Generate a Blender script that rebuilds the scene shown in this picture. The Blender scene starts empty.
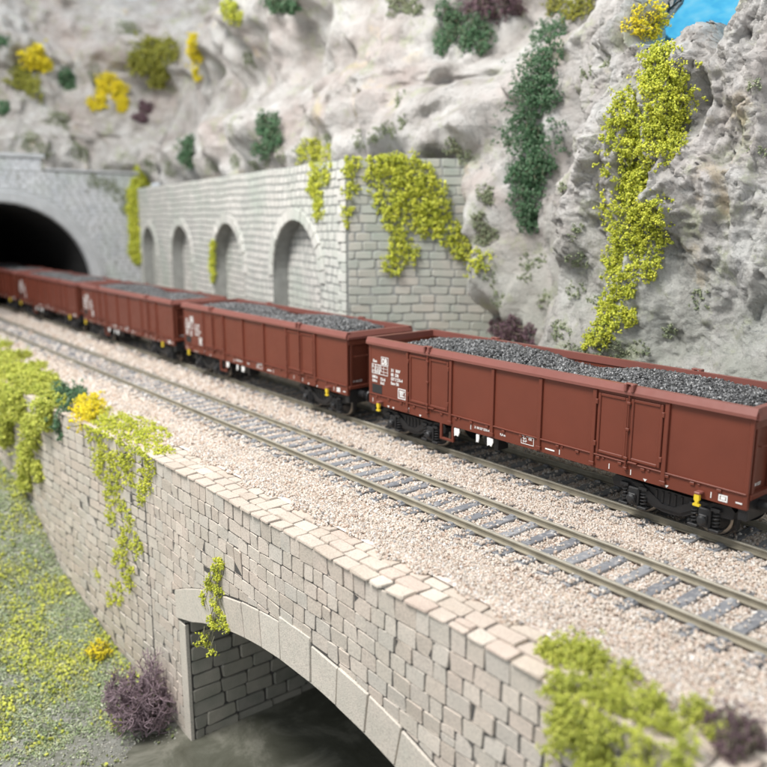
import bpy, math, random
import numpy as np
from mathutils import Vector, Matrix
from mathutils.bvhtree import BVHTree
rng = np.random.default_rng(7)
random.seed(7)
R = math.radians
sc = bpy.context.scene

# ------------------------------------------------------------------ camera, light
cam = bpy.data.cameras.new("camera"); cam_ob = bpy.data.objects.new("camera", cam)
sc.collection.objects.link(cam_ob); sc.camera = cam_ob
cam_ob.location = (20.086, -17.047, 6.957)
cam_ob.rotation_euler = (R(90-11.816), 0, R(51.054))
cam.sensor_width = 36; cam.lens = 784.37/767*36
cam.clip_start = .1; cam.clip_end = 500
cam.dof.use_dof = True; cam.dof.focus_distance = 19.8
cam.dof.aperture_fstop = (cam.lens/1000)/0.19; cam.dof.aperture_blades = 0

world = bpy.data.worlds.new("World"); sc.world = world; world.use_nodes = True
bgn = world.node_tree.nodes['Background']
bgn.inputs[0].default_value = (.88, .94, 1.0, 1); bgn.inputs[1].default_value = 0.72
def area(name, loc, target, size, power, col=(1, 1, 1)):
    l = bpy.data.lights.new(name, 'AREA'); l.shape = 'DISK'; l.size = size; l.energy = power; l.color = col
    o = bpy.data.objects.new(name, l); sc.collection.objects.link(o); o.location = loc
    o.rotation_euler = (Vector(target)-Vector(loc)).to_track_quat('-Z', 'Y').to_euler()
    return o
area("ceiling_lamp", (-4, -28, 46), (-8, 0, 0), 20, 38000, (1, .975, .945))
sc.view_settings.view_transform = 'Standard'; sc.view_settings.look = 'None'
sc.view_settings.exposure = 0.2; sc.view_settings.gamma = 1
try: sc.cycles.max_bounces = 6
except Exception: pass

# ------------------------------------------------------------------ helpers
def link(o, parent=None):
    sc.collection.objects.link(o)
    if parent is not None: o.parent = parent
    return o
def tag(o, label=None, cat=None, group=None, kind=None):
    if label: o['label'] = label
    if cat: o['category'] = cat
    if group: o['group'] = group
    if kind: o['kind'] = kind
    return o
def empty(name, loc=(0, 0, 0), rz=0):
    o = bpy.data.objects.new(name, None); o.location = loc; o.rotation_euler = (0, 0, rz); o.empty_display_size = .2
    return link(o)

class MB:
    def __init__(s): s.v = []; s.f = []; s.smooth = False
    def face(s, pts):
        n = len(s.v); s.v += [tuple(p) for p in pts]; s.f.append(tuple(range(n, n+len(pts))))
    def raw(s, vs, fs):
        n = len(s.v); s.v += [tuple(p) for p in vs]; s.f += [tuple(i+n for i in f) for f in fs]
    def box(s, x0, x1, y0, y1, z0, z1, b=0.0):
        if b <= 0:
            v = [(x, y, z) for x in (x0, x1) for y in (y0, y1) for z in (z0, z1)]
            s.raw(v, [(0,1,3,2),(4,6,7,5),(0,4,5,1),(2,3,7,6),(0,2,6,4),(1,5,7,3)])
        else:
            b = min(b, (x1-x0)/2.1, (y1-y0)/2.1, (z1-z0)/2.1)
            vs = []; idx = {}
            cx, cy, cz = (x0, x1), (y0, y1), (z0, z1)
            for i in (0, 1):
                for j in (0, 1):
                    for k in (0, 1):
                        X, Y, Z = cx[i], cy[j], cz[k]; bx = b*(1-2*i); by = b*(1-2*j); bz = b*(1-2*k)
                        for a, q in enumerate(((X, Y+by, Z+bz), (X+bx, Y, Z+bz), (X+bx, Y+by, Z))):
                            idx[i, j, k, a] = len(vs); vs.append(q)
            F = []
            for i in (0, 1):
                F.append([idx[i, 0, 0, 0], idx[i, 0, 1, 0], idx[i, 1, 1, 0], idx[i, 1, 0, 0]][::(1 if i == 0 else -1)])
                F.append([idx[0, i, 0, 1], idx[1, i, 0, 1], idx[1, i, 1, 1], idx[0, i, 1, 1]][::(1 if i == 0 else -1)])
                F.append([idx[0, 0, i, 2], idx[0, 1, i, 2], idx[1, 1, i, 2], idx[1, 0, i, 2]][::(1 if i == 0 else -1)])
            for p in (0, 1):
                for r in (0, 1):
                    F.append([idx[p, r, 0, 0], idx[p, r, 1, 0], idx[p, r, 1, 1], idx[p, r, 0, 1]])
                    F.append([idx[p, 0, r, 0], idx[p, 1, r, 0], idx[p, 1, r, 2], idx[p, 0, r, 2]])
                    F.append([idx[0, p, r, 1], idx[1, p, r, 1], idx[1, p, r, 2], idx[0, p, r, 2]])
            for i in (0, 1):
                for j in (0, 1):
                    for k in (0, 1): F.append([idx[i, j, k, 0], idx[i, j, k, 1], idx[i, j, k, 2]])
            s.raw(vs, F)
    def tube(s, pts, r, n=8, cap=True):
        pts = [Vector(p) for p in pts]; rs = r if isinstance(r, (list, tuple)) else [r]*len(pts)
        rings = []; up = None
        for i, p in enumerate(pts):
            d = (pts[min(i+1, len(pts)-1)]-pts[max(i-1, 0)]).normalized()
            if up is None: up = Vector((0, 0, 1)) if abs(d.z) < .9 else Vector((1, 0, 0))
            a = d.cross(up).normalized(); b2 = a.cross(d).normalized(); up = b2
            rings.append([p+(a*math.cos(t)+b2*math.sin(t))*rs[i] for t in [2*math.pi*k/n for k in range(n)]])
        base = len(s.v)
        for rg in rings: s.v += [tuple(q) for q in rg]
        for i in range(len(rings)-1):
            for k in range(n):
                a0 = base+i*n+k; a1 = base+i*n+(k+1) % n
                s.f.append((a0, a1, a1+n, a0+n))
        if cap:
            s.f.append(tuple(base+k for k in range(n))[::-1]); s.f.append(tuple(base+(len(rings)-1)*n+k for k in range(n)))
    def prism(s, poly, ax, a0, a1):
        """poly list of 2d points in the plane normal to axis ax, extruded a0..a1"""
        def P(p, a): q = list(p); q.insert(ax, a); return tuple(q)
        n = len(poly); base = len(s.v)
        s.v += [P(p, a0) for p in poly]+[P(p, a1) for p in poly]
        s.f.append(tuple(range(base, base+n))[::-1]); s.f.append(tuple(range(base+n, base+2*n)))
        for i in range(n): j = (i+1) % n; s.f.append((base+i, base+j, base+n+j, base+n+i))
    def lathe(s, prof, c, ax='y', n=28):
        base = len(s.v); m = len(prof)
        for k in range(n):
            t = 2*math.pi*k/n
            for (r, h) in prof:
                if ax == 'y': s.v.append((c[0]+r*math.cos(t), c[1]+h, c[2]+r*math.sin(t)))
                else: s.v.append((c[0]+h, c[1]+r*math.cos(t), c[2]+r*math.sin(t)))
        for k in range(n):
            for i in range(m-1):
                a = base+k*m+i; b = base+((k+1) % n)*m+i
                s.f.append((a, a+1, b+1, b))
    def build(s, name, mat, parent=None, smooth=False, fixn=True):
        me = bpy.data.meshes.new(name); me.from_pydata(s.v, [], s.f)
        if mat: me.materials.append(mat)
        if smooth: me.polygons.foreach_set('use_smooth', [True]*len(me.polygons))
        if fixn:
            import bmesh
            bm = bmesh.new(); bm.from_mesh(me); bmesh.ops.recalc_face_normals(bm, faces=bm.faces); bm.to_mesh(me); bm.free()
        me.update()
        return link(bpy.data.objects.new(name, me), parent)

def np_mesh(name, V, F, mat, parent=None, smooth=False):
    V = np.asarray(V, np.float32); F = np.asarray(F, np.int32); k = F.shape[1]
    me = bpy.data.meshes.new(name)
    me.vertices.add(len(V)); me.vertices.foreach_set('co', V.ravel())
    me.loops.add(F.size); me.loops.foreach_set('vertex_index', F.ravel())
    me.polygons.add(len(F)); me.polygons.foreach_set('loop_start', np.arange(0, F.size, k, dtype=np.int32))
    try: me.polygons.foreach_set('loop_total', np.full(len(F), k, np.int32))
    except Exception: pass
    me.polygons.foreach_set('use_smooth', np.full(len(F), smooth, bool))
    me.update(calc_edges=True)
    if mat: me.materials.append(mat)
    return link(bpy.data.objects.new(name, me), parent)

# gradient noise in numpy
def _h(ix, iy, iz, k):
    n = (ix*374761393 + iy*668265263 + iz*2147483647 + k*974634777).astype(np.int64) & 0xffffffff
    n = ((n ^ (n >> 13))*1274126177) & 0xffffffff
    n = ((n ^ (n >> 16))*2246822519) & 0xffffffff
    return ((n ^ (n >> 15)) & 0xffff)/65535.0
def noise(P, seed=0):
    P = np.asarray(P, float); i = np.floor(P).astype(np.int64); f = P-i; w = f*f*f*(f*(f*6-15)+10)
    out = 0
    for a in (0, 1):
        for b in (0, 1):
            for c in (0, 1):
                g = [_h(i[..., 0]+a, i[..., 1]+b, i[..., 2]+c, seed*3+k)*2-1 for k in range(3)]
                d = g[0]*(f[..., 0]-a)+g[1]*(f[..., 1]-b)+g[2]*(f[..., 2]-c)
                ww = (w[..., 0] if a else 1-w[..., 0])*(w[..., 1] if b else 1-w[..., 1])*(w[..., 2] if c else 1-w[..., 2])
                out = out+d*ww
    return out*1.4
def fbm(P, o=4, seed=0, lac=2.03, gain=.5):
    s = 0; a = 1
    for k in range(o): s = s+a*noise(P*lac**k+k*17.3, seed+k); a *= gain
    return s

ICO_V = []; 
_t = (1+5**.5)/2
for a in (-1, 1):
    for b in (-_t, _t): ICO_V += [(a, b, 0), (0, a, b), (b, 0, a)]
ICO_V = np.array(ICO_V)/math.hypot(1, _t)
def _hull():
    fs = []
    V = ICO_V
    d = np.linalg.norm(V[:, None]-V[None], axis=-1); e = d < 1.1
    for i in range(12):
        for j in range(i+1, 12):
            for k in range(j+1, 12):
                if e[i, j] and e[j, k] and e[i, k] and i != j:
                    n = np.cross(V[j]-V[i], V[k]-V[i])
                    fs.append((i, j, k) if n @ V[i] > 0 else (i, k, j))
    return np.array(fs)
ICO_F = _hull()
OCT_V = np.array([(1,0,0),(-1,0,0),(0,1,0),(0,-1,0),(0,0,1),(0,0,-1)], float)
OCT_F = np.array([(0,2,4),(2,1,4),(1,3,4),(3,0,4),(2,0,5),(1,2,5),(3,1,5),(0,3,5)])
def rand_rot(n):
    q = rng.normal(size=(n, 4)); q /= np.linalg.norm(q, axis=1)[:, None]; w, x, y, z = q.T
    return np.stack([np.stack([1-2*(y*y+z*z), 2*(x*y-z*w), 2*(x*z+y*w)], -1), np.stack([2*(x*y+z*w), 1-2*(x*x+z*z), 2*(y*z-x*w)], -1),
                     np.stack([2*(x*z-y*w), 2*(y*z+x*w), 1-2*(x*x+y*y)], -1)], 1)
def chips(name, P, size, mat, parent=None, jit=.28, base='ico', flat=(1, .8, .65), smooth=False):
    """many small angular pieces at points P"""
    P = np.asarray(P, float); n = len(P)
    BV, BF = (ICO_V, ICO_F) if base == 'ico' else (OCT_V, OCT_F)
    m = len(BV)
    V = BV[None]*(1+rng.normal(0, jit, (n, m, 1)).clip(-.55, .6))*np.array(flat)
    V = np.einsum('nij,nmj->nmi', rand_rot(n), V)*np.broadcast_to(np.asarray(size, float), (n,))[:, None, None]+P[:, None]
    F = BF[None]+(np.arange(n)*m)[:, None, None]
    return np_mesh(name, V.reshape(-1, 3), F.reshape(-1, 3), mat, parent, smooth)

# ------------------------------------------------------------------ materials
def mat(name):
    m = bpy.data.materials.new(name); m.use_nodes = True; nt = m.node_tree
    return m, nt, nt.nodes['Principled BSDF']
def N(nt, t, **kw):
    n = nt.nodes.new(t)
    for k, v in kw.items():
        if k in n.inputs: n.inputs[k].default_value = v
        else: setattr(n, k, v)
    return n
def ramp(nt, src, stops, interp='LINEAR'):
    r = nt.nodes.new('ShaderNodeValToRGB'); r.color_ramp.interpolation = interp
    el = r.color_ramp.elements
    while len(el) < len(stops): el.new(.5)
    for e, (p, c) in zip(el, stops): e.position = p; e.color = (*c, 1) if len(c) == 3 else c
    nt.links.new(src, r.inputs[0]); return r
def mix(nt, f, a, b, mode='MIX'):
    m = nt.nodes.new('ShaderNodeMix'); m.data_type = 'RGBA'; m.blend_type = mode
    for s, v in ((0, f), (6, a), (7, b)):
        if hasattr(v, 'is_linked') or hasattr(v, 'links'): nt.links.new(v, m.inputs[s])
        else: m.inputs[s].default_value = (*v, 1) if isinstance(v, tuple) and len(v) == 3 else v
    return m.outputs[2]
def coord(nt): return nt.nodes.new('ShaderNodeTexCoord').outputs['Object']
def noi(nt, co, scale, detail=4, rough=.55, out='Fac', dist=0):
    n = N(nt, 'ShaderNodeTexNoise', Scale=scale, Detail=detail, Roughness=rough, Distortion=dist); nt.links.new(co, n.inputs['Vector']); return n.outputs[out]
def bump(nt, b, h, strength=.5, dist=.05, prev=None):
    n = N(nt, 'ShaderNodeBump', Strength=strength, Distance=dist); nt.links.new(h, n.inputs['Height'])
    if prev: nt.links.new(prev, n.inputs['Normal'])
    nt.links.new(n.outputs[0], b.inputs['Normal']); return n.outputs[0]
def simple(name, col, rough=.6, metal=0, bs=0, bscale=30, var=.0, vscale=3, spec=.5):
    m, nt, b = mat(name); co = coord(nt)
    b.inputs['Roughness'].default_value = rough; b.inputs['Metallic'].default_value = metal
    b.inputs['Specular IOR Level'].default_value = spec
    if var:
        r = ramp(nt, noi(nt, co, vscale, 5), [(.3, tuple(c*(1-var) for c in col)), (.7, tuple(min(1, c*(1+var)) for c in col))])
        nt.links.new(r.outputs[0], b.inputs['Base Color'])
    else: b.inputs['Base Color'].default_value = (*col, 1)
    if bs: bump(nt, b, noi(nt, co, bscale, 5), bs, .02)
    return m
def island(name, stops, rough=.8, bs=.4, bscale=25, extra=None, interp='LINEAR', spec=.4, nvar=None, bdist=.02):
    """colour differs for each stone / chip / leaf of the mesh"""
    m, nt, b = mat(name); co = coord(nt)
    g = nt.nodes.new('ShaderNodeNewGeometry')
    r = ramp(nt, g.outputs['Random Per Island'], stops, interp); c = r.outputs[0]
    if nvar:
        v = ramp(nt, noi(nt, co, nvar[0], 6, .65), [(.3, nvar[1]), (.72, nvar[2])]); c = mix(nt, nvar[3] if len(nvar) > 3 else 1.0, c, v.outputs[0], 'MULTIPLY')
    if extra: c = extra(nt, co, c)
    nt.links.new(c, b.inputs['Base Color'])
    b.inputs['Roughness'].default_value = rough; b.inputs['Specular IOR Level'].default_value = spec
    if bs: bump(nt, b, noi(nt, co, bscale, 5, .65), bs, bdist)
    return m

M = {}
M['ballast'] = island('ballast', [(0, (0.504, 0.415, 0.333)), (.18, (0.613, 0.539, 0.466)), (.36, (0.684, 0.644, 0.596)), (.52, (0.559, 0.441, 0.351)), (.66, (0.667, 0.600, 0.518)), (.78, (0.603, 0.504, 0.431)), (.90, (0.468, 0.335, 0.255)), (.96, (0.721, 0.707, 0.684)), (1, (0.270, 0.238, 0.229))], .6, .25, 40)
M['coal'] = island('coal', [(0, (.045, .045, .046)), (.5, (.095, .095, .097)), (.85, (.18, .18, .183)), (1, (.30, .30, .30))], .36, .3, 30, spec=.6)
def damp(nt, co, c):
    sx = nt.nodes.new('ShaderNodeSeparateXYZ'); nt.links.new(co, sx.inputs[0])
    a = nt.nodes.new('ShaderNodeMath'); a.operation = 'MULTIPLY_ADD'; nt.links.new(noi(nt, co, .8, 4), a.inputs[0]); a.inputs[1].default_value = 3; nt.links.new(sx.outputs[2], a.inputs[2])
    r = ramp(nt, a.outputs[0], [(0, (1, 1, 1)), (1, (1, 1, 1))])
    return c
def speckle(nt, co, c):
    f = ramp(nt, noi(nt, co, 26, 3, .8), [(.38, (.72, .70, .68)), (.5, (1, 1, 1)), (.62, (1.12, 1.1, 1.06))]); return mix(nt, .8, c, f.outputs[0], 'MULTIPLY')
M['stone'] = island('cut_stone', [(0, (.58, .52, .465)), (.3, (.64, .595, .54)), (.5, (.60, .57, .53)), (.75, (.62, .55, .495)), (1, (.68, .635, .58))], .85, .5, 22,
                    nvar=(.7, (.86, .855, .82), (1.06, 1.0, .955)), extra=speckle)
M['coping'] = island('coping_stone', [(0, (.52, .46, .40)), (.4, (.58, .53, .47)), (.7, (.555, .475, .42)), (1, (.62, .58, .52))], .8, .4, 25, nvar=(.45, (.86, .80, .76), (1.08, 1.04, 1.0)), extra=speckle)
M['voussoir'] = island('arch_stone', [(0, (.62, .58, .52)), (.5, (.68, .64, .575)), (1, (.62, .565, .50))], .85, .8, 34, nvar=(2, (.9, .9, .88), (1.04, 1, .98)), extra=speckle)
M['mortar'] = simple('mortar', (.085, .08, .075), .9, bs=.3, var=.2)
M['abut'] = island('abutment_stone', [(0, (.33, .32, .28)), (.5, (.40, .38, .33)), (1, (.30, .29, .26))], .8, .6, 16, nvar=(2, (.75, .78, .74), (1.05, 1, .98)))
def green_wash(nt, co, c):
    f = ramp(nt, noi(nt, co, .35, 5, .6), [(.44, (0, 0, 0)), (.66, (1, 1, 1))])
    return mix(nt, f.outputs[0], c, mix(nt, .55, c, (.40, .47, .40)))
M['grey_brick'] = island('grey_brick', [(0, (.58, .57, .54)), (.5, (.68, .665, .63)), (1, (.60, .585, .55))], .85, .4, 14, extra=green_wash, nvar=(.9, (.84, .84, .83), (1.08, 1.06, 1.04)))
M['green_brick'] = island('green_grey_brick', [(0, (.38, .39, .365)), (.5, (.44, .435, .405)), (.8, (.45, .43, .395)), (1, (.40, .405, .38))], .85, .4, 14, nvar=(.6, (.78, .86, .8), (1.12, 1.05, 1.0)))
M['brick_joint'] = simple('brick_joint', (.27, .275, .26), .9, bs=.3, var=.15)
M['portal_stone'] = island('portal_brick', [(0, (.50, .51, .535)), (.5, (.60, .61, .63)), (1, (.54, .545, .56))], .85, .3, 12, extra=green_wash, nvar=(.5, (.84, .86, .88), (1.06, 1.05, 1.05)))
M['portal_ring'] = simple('portal_ring', (.42, .43, .44), .8, bs=.3, var=.12, vscale=1.5)
M['lining_black'] = simple('black_lining', (.018, .018, .018), .95)  # one even near-black colour for the whole tunnel lining
M['dark'] = simple('black_plastic', (.016, .016, .017), .42, bs=.15, bscale=60, spec=.45)
M['dark2'] = simple('dark_grey_plastic', (.025, .025, .026), .5, bs=.15, bscale=60, spec=.4)
def wagon_paint(name, col, rough):
    m, nt, b = mat(name); co = coord(nt)
    v = ramp(nt, noi(nt, co, 1.2, 5, .6), [(.3, tuple(c*.93 for c in col)), (.7, tuple(c*1.06 for c in col))])
    nt.links.new(v.outputs[0], b.inputs['Base Color'])
    rr = ramp(nt, noi(nt, co, 4, 4), [(.3, (rough-.05,)*3), (.7, (rough+.07,)*3)]); nt.links.new(rr.outputs[0], b.inputs['Roughness'])
    bump(nt, b, noi(nt, co, 9, 6, .7), .12, .012); b.inputs['Specular IOR Level'].default_value = .38
    return m
M['brown'] = wagon_paint('brown_wagon_paint', (.15, .038, .0215), .42)
M['brown_lit'] = wagon_paint('brown_lit_paint', (.225, .082, .066), .34)  # wagon brown made paler and pinker: light from above painted into the rim
M['brown_shade'] = wagon_paint('brown_shade_paint', (.14, .038, .022), .45)  # wagon brown slightly darkened: shade on the wagon ends painted in
M['white'] = simple('white_print', (.8, .8, .78), .6)
M['black_print'] = simple('black_print', (.02, .02, .02), .6)
M['yellow_plastic'] = simple('yellow_plastic', (.74, .54, .03), .45)
M['wheel_metal'] = simple('wheel_tread_metal', (.35, .31, .26), .3, .8)
M['rail_side'] = simple('rail_side_rust', (.27, .24, .18), .7, .05, bs=.3, bscale=40, var=.25, vscale=2)
M['rail_top'] = simple('rail_head_metal', (.43, .40, .33), .5, .3, bs=.1, var=.15, vscale=3)
def dusty(nt, co, c):
    f = ramp(nt, noi(nt, co, 3.5, 6, .7), [(.5, (0, 0, 0)), (.72, (1, 1, 1))]); return mix(nt, f.outputs[0], c, (.52, .50, .48))
M['sleeper'] = island('sleeper', [(0, (.15, .165, .195)), (.5, (.21, .23, .265)), (1, (.17, .185, .21))], .6, .6, 30, extra=dusty)
def sleeper_mat(name, a, b_):
    m, nt, b = mat(name); co = coord(nt); g = nt.nodes.new('ShaderNodeObjectInfo')
    c = ramp(nt, g.outputs['Random'], [(0, a), (1, b_)]).outputs[0]
    gp = nt.nodes.new('ShaderNodeNewGeometry').outputs['Position']
    f = ramp(nt, noi(nt, gp, 5, 6, .75), [(.52, (0, 0, 0)), (.68, (1, 1, 1))]); c = mix(nt, f.outputs[0], c, (.5, .48, .46))
    nt.links.new(c, b.inputs['Base Color']); b.inputs['Roughness'].default_value = .55
    w = N(nt, 'ShaderNodeTexWave', Scale=6, Distortion=3, Detail=3, bands_direction='X'); nt.links.new(gp, w.inputs['Vector'])
    bump(nt, b, w.outputs['Fac'], .35, .02); return m
M['sleeper'] = sleeper_mat('grey_sleeper', (.175, .18, .195), (.28, .285, .30))

# ------------------------------------------------------------------ masonry
def clip_poly(poly, nx, ny, c):
    """keep the side nx*x+ny*y >= c"""
    out = []
    for i in range(len(poly)):
        p, q = poly[i], poly[(i+1) % len(poly)]
        dp, dq = nx*p[0]+ny*p[1]-c, nx*q[0]+ny*q[1]-c
        if dp >= 0: out.append(p)
        if (dp >= 0) != (dq >= 0):
            t = dp/(dp-dq); out.append((p[0]+t*(q[0]-p[0]), p[1]+t*(q[1]-p[1])))
    return out
def area2(p): return .5*sum(p[i][0]*p[(i+1) % len(p)][1]-p[(i+1) % len(p)][0]*p[i][1] for i in range(len(p)))
def chamfer(poly, c):
    out = []
    for i in range(len(poly)):
        a, b, d = poly[i-1], poly[i], poly[(i+1) % len(poly)]
        for q in (a, d):
            L = math.hypot(q[0]-b[0], q[1]-b[1])
            k = min(c*random.uniform(.6, 1.4)/max(L, 1e-6), .4)
            out.append((b[0]+(q[0]-b[0])*k, b[1]+(q[1]-b[1])*k))
    return out
def inset(poly, d):
    cx = sum(p[0] for p in poly)/len(poly); cy = sum(p[1] for p in poly)/len(poly)
    out = []
    for p in poly:
        vx, vy = cx-p[0], cy-p[1]; L = math.hypot(vx, vy); k = min(d*1.2/max(L, 1e-6), .6)
        out.append((p[0]+vx*k, p[1]+vy*k))
    return out
def block(mb, poly, mapf, depth=.05, bev=.035, ch=.03, tilt=.012):
    if len(poly) < 3 or abs(area2(poly)) < .006: return
    if area2(poly) < 0: poly = poly[::-1]
    poly = chamfer(poly, ch); n = len(poly)
    top = inset(poly, bev); mid = inset(poly, bev*.3)
    cx = sum(p[0] for p in poly)/n; cy = sum(p[1] for p in poly)/n
    tx, ty = random.gauss(0, tilt), random.gauss(0, tilt); d = depth*random.uniform(.7, 1.25)
    v = [mapf(p[0], p[1], -.01) for p in poly]+[mapf(p[0], p[1], d*.6) for p in mid]
    v += [mapf(p[0], p[1], d+tx*(p[0]-cx)*3+ty*(p[1]-cy)*3) for p in top]
    F = []
    for i in range(n):
        j = (i+1) % n
        F += [(i, j, n+j, n+i), (n+i, n+j, 2*n+j, 2*n+i)]
    F.append(tuple(range(2*n, 3*n)))
    mb.raw(v, F)
def masonry(mb, u0, u1, rows, wmin, wmax, mapf, gap=.035, depth=.05, clip=None, merge=0, jit=.02, bev=.035, ch=.03, umax=None):
    """courses of blocks; rows = list of v levels (ascending)"""
    skip = []
    for r in range(len(rows)-1):
        v0, v1 = rows[r], rows[r+1]; u = u0-random.uniform(0, wmax); nskip = []
        ph = random.uniform(0, 9); 
        while u < u1:
            w = random.uniform(wmin, wmax)
            hit = [s for s in skip if s[0] < u+w-.02 and s[1] > u+.02]
            if hit:
                s = hit[0]
                if s[0]-u > .10: w = s[0]-u
                else: u = s[1]; continue
            else:
                nx_ = [q_[0] for q_ in skip if u+w <= q_[0] < u+w+.22]
                if nx_: w = min(nx_)-u
            a, b = max(u, u0), min(u+w, u1); top = v1
            if merge and random.random() < merge and r < len(rows)-2 and w < wmax*.8 and w > .2:
                top = rows[r+2]; nskip.append((u, u+w))
            split = merge and top == v1 and random.random() < merge*.6 and (v1-v0) > .3
            if b-a > .08:
                g = gap/2
                def q(u_, v_, j=jit): return (u_+random.gauss(0, j), v_+random.gauss(0, j*.6)+.025*math.sin(u_*1.3+v_))
                spans = [(v0, top)] if not split else [(v0, (v0+v1)/2), ((v0+v1)/2, v1)]
                for (s0, s1) in spans:
                    poly = [q(a+g, s0+g), q(b-g, s0+g), q(b-g, s1-g), q(a+g, s1-g)]
                    if clip: poly = clip(poly)
                    if poly: block(mb, poly, mapf, depth, bev, ch)
            u += w
        skip = nskip
def circ_clip(cu, cv, Rr, spring=None):
    def f(poly):
        out = poly
        mx = sum(p[0] for p in poly)/len(poly); my = sum(p[1] for p in poly)/len(poly)
        if spring is not None and my < spring:
            if abs(mx-cu) > Rr: s = 1 if mx > cu else -1; return clip_poly(out, s, 0, s*cu+Rr)
            s = 1 if mx > cu else -1; out = clip_poly(out, s, 0, s*cu+Rr); return out if len(out) > 2 else None
        d = math.hypot(mx-cu, my-cv)
        if d < 1e-6: return None
        nx, ny = (mx-cu)/d, (my-cv)/d
        out = clip_poly(poly, nx, ny, nx*cu+ny*cv+Rr)
        return out if len(out) > 2 else None
    return f
def levels(v0, v1, h, j=.08):
    n = max(1, round((v1-v0)/h)); e = [v0+(v1-v0)*i/n for i in range(n+1)]
    return [e[0]]+[x+random.uniform(-j, j)*h for x in e[1:-1]]+[e[-1]]
def strips(mb, us, vb, vt, mapf, h=0):
    for a, b in zip(us[:-1], us[1:]):
        if vt((a+b)/2)-vb((a+b)/2) < 1e-4: continue
        mb.face([mapf(a, vb(a+1e-6), h), mapf(b, vb(b-1e-6), h), mapf(b, vt(b), h), mapf(a, vt(a), h)])
def ring_blocks(mb, cu, cv, r0, r1, a0, a1, n, mapf, depth, gap=.02, bev=.025, key=None):
    """voussoirs between angles (radians), n of them"""
    for i in range(n):
        b0 = a0+(a1-a0)*i/n; b1 = a0+(a1-a0)*(i+1)/n; g = gap/2/r1
        rr = r1+random.uniform(-.03, .03)
        poly = [(cu+r0*math.cos(b0+g), cv+r0*math.sin(b0+g)), (cu+rr*math.cos(b0+g), cv+rr*math.sin(b0+g)),
                (cu+rr*math.cos(b1-g), cv+rr*math.sin(b1-g)), (cu+r0*math.cos(b1-g), cv+r0*math.sin(b1-g))]
        block(mb, poly, mapf, depth, bev, .02, .004)
# ------------------------------------------------------------------ plan of the layout
CLIFF_PATH = [(34, 1.0), (26, 2.2), (18, 2.9), (12, 3.2), (8, 3.2), (5, 3.1), (3.2, 3.5), (1.6, 4.7), (0, 6.2), (-1.6, 7.0), (-2.9, 7.4), (-4.8, 7.5), (-7.4, 6.2), (-10, 5.4), (-14, 5.4),
              (-20, 6.2), (-30, 7.7), (-38, 9.1), (-43, 10.2), (-45.6, 9.6), (-46.8, 7), (-47.2, 3), (-47.3, -4), (-47, -12), (-46, -24), (-44, -34)]
def wall_y(x):
    xs = [-60, -30, -12, -5, -2, 40]; ys = [-10.3, -9.45, -8.62, -8.2, -8.05, -8.05]
    return float(np.interp(x, xs, ys))
def bridge_map(u, v, h): return (u, wall_y(u)-h, v)

# ------------------------------------------------------------------ ground, water, sky
def grid_mesh(name, X, Y, Z, mat, smooth=True, parent=None):
    n, m = X.shape; V = np.stack([X, Y, Z], -1).reshape(-1, 3)
    i = np.arange(n-1)[:, None]*m+np.arange(m-1)[None]
    F = np.stack([i, i+1, i+m+1, i+m], -1).reshape(-1, 4)
    return np_mesh(name, V, F, mat, parent, smooth)

m, nt, b = mat('ballast_bed'); co = coord(nt)
vo = N(nt, 'ShaderNodeTexVoronoi', Scale=9.0); nt.links.new(co, vo.inputs['Vector'])
sp = nt.nodes.new('ShaderNodeSeparateColor'); nt.links.new(vo.outputs['Color'], sp.inputs[0])
c = ramp(nt, sp.outputs[0], [(0, (.50, .40, .33)), (.3, (.66, .58, .51)), (.6, (.76, .72, .68)), (.85, (.62, .50, .42)), (1, (.40, .34, .30))]).outputs[0]
nt.links.new(c, b.inputs['Base Color']); b.inputs['Roughness'].default_value = .75
bump(nt, b, vo.outputs['Distance'], -.8, .05); M['bed'] = m
xs = np.concatenate([np.arange(-75, -20, .6), np.arange(-20, 34, .3)]); ts = np.linspace(0, 1, 50)
X = np.repeat(xs[:, None], 50, 1); y0 = np.array([wall_y(x)+1.0 for x in xs])[:, None]; Y = y0+(13-y0)*ts[None]**2
P = np.stack([X, Y, X*0], -1)
def bed_z(P): return -.245+.03*fbm(P*np.array([.5, .9, 1]), 3, 5)
tag(grid_mesh('ballast_ground', X, Y, bed_z(P)+.17*np.exp(-((Y-y0-.15)/.55)**2)*(Y > y0-.01), M['bed']), kind='structure')

# riverside meadow and the river
def ground_z(X, Y):
    P = np.stack([X, Y, X*0], -1)
    # bank line: the ground dips under the water to the right of a slanting line
    d = (X+1.4)+(Y+8.5)*.42+fbm(P*.5, 3, 31)*.8
    z = -8.93+.16*fbm(P*.45, 4, 30)+.05*fbm(P*2.5, 3, 33)+.04*fbm(P*6, 3, 34)
    q = X+.12*(Y+8.5)+.4*noise(P*.3, 36)
    z = z+np.interp(q, [-60, -24, -20, -15.4, -14.2, -12.7, -11.2, -9.3, -7.5, -5, -3.6, -1.5, 20], [8.7, 6, 5.3, 4.4, 4.05, 3.1, 2.15, 1.6, 1.05, .5, .15, 0, 0])
    return z-np.clip(d+.4, 0, 6)**1.1*.32
m, nt, b = mat('meadow_earth'); co = coord(nt)
c = ramp(nt, noi(nt, co, 1.6, 9, .8), [(.3, (.20, .22, .15)), (.45, (.33, .335, .26)), (.54, (.50, .50, .46)), (.62, (.36, .37, .30)), (.75, (.25, .27, .18))]).outputs[0]
sx = nt.nodes.new('ShaderNodeSeparateXYZ'); nt.links.new(co, sx.inputs[0])
f = ramp(nt, sx.outputs[2], [(0, (0, 0, 0)), (1, (0, 0, 0))])
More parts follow.
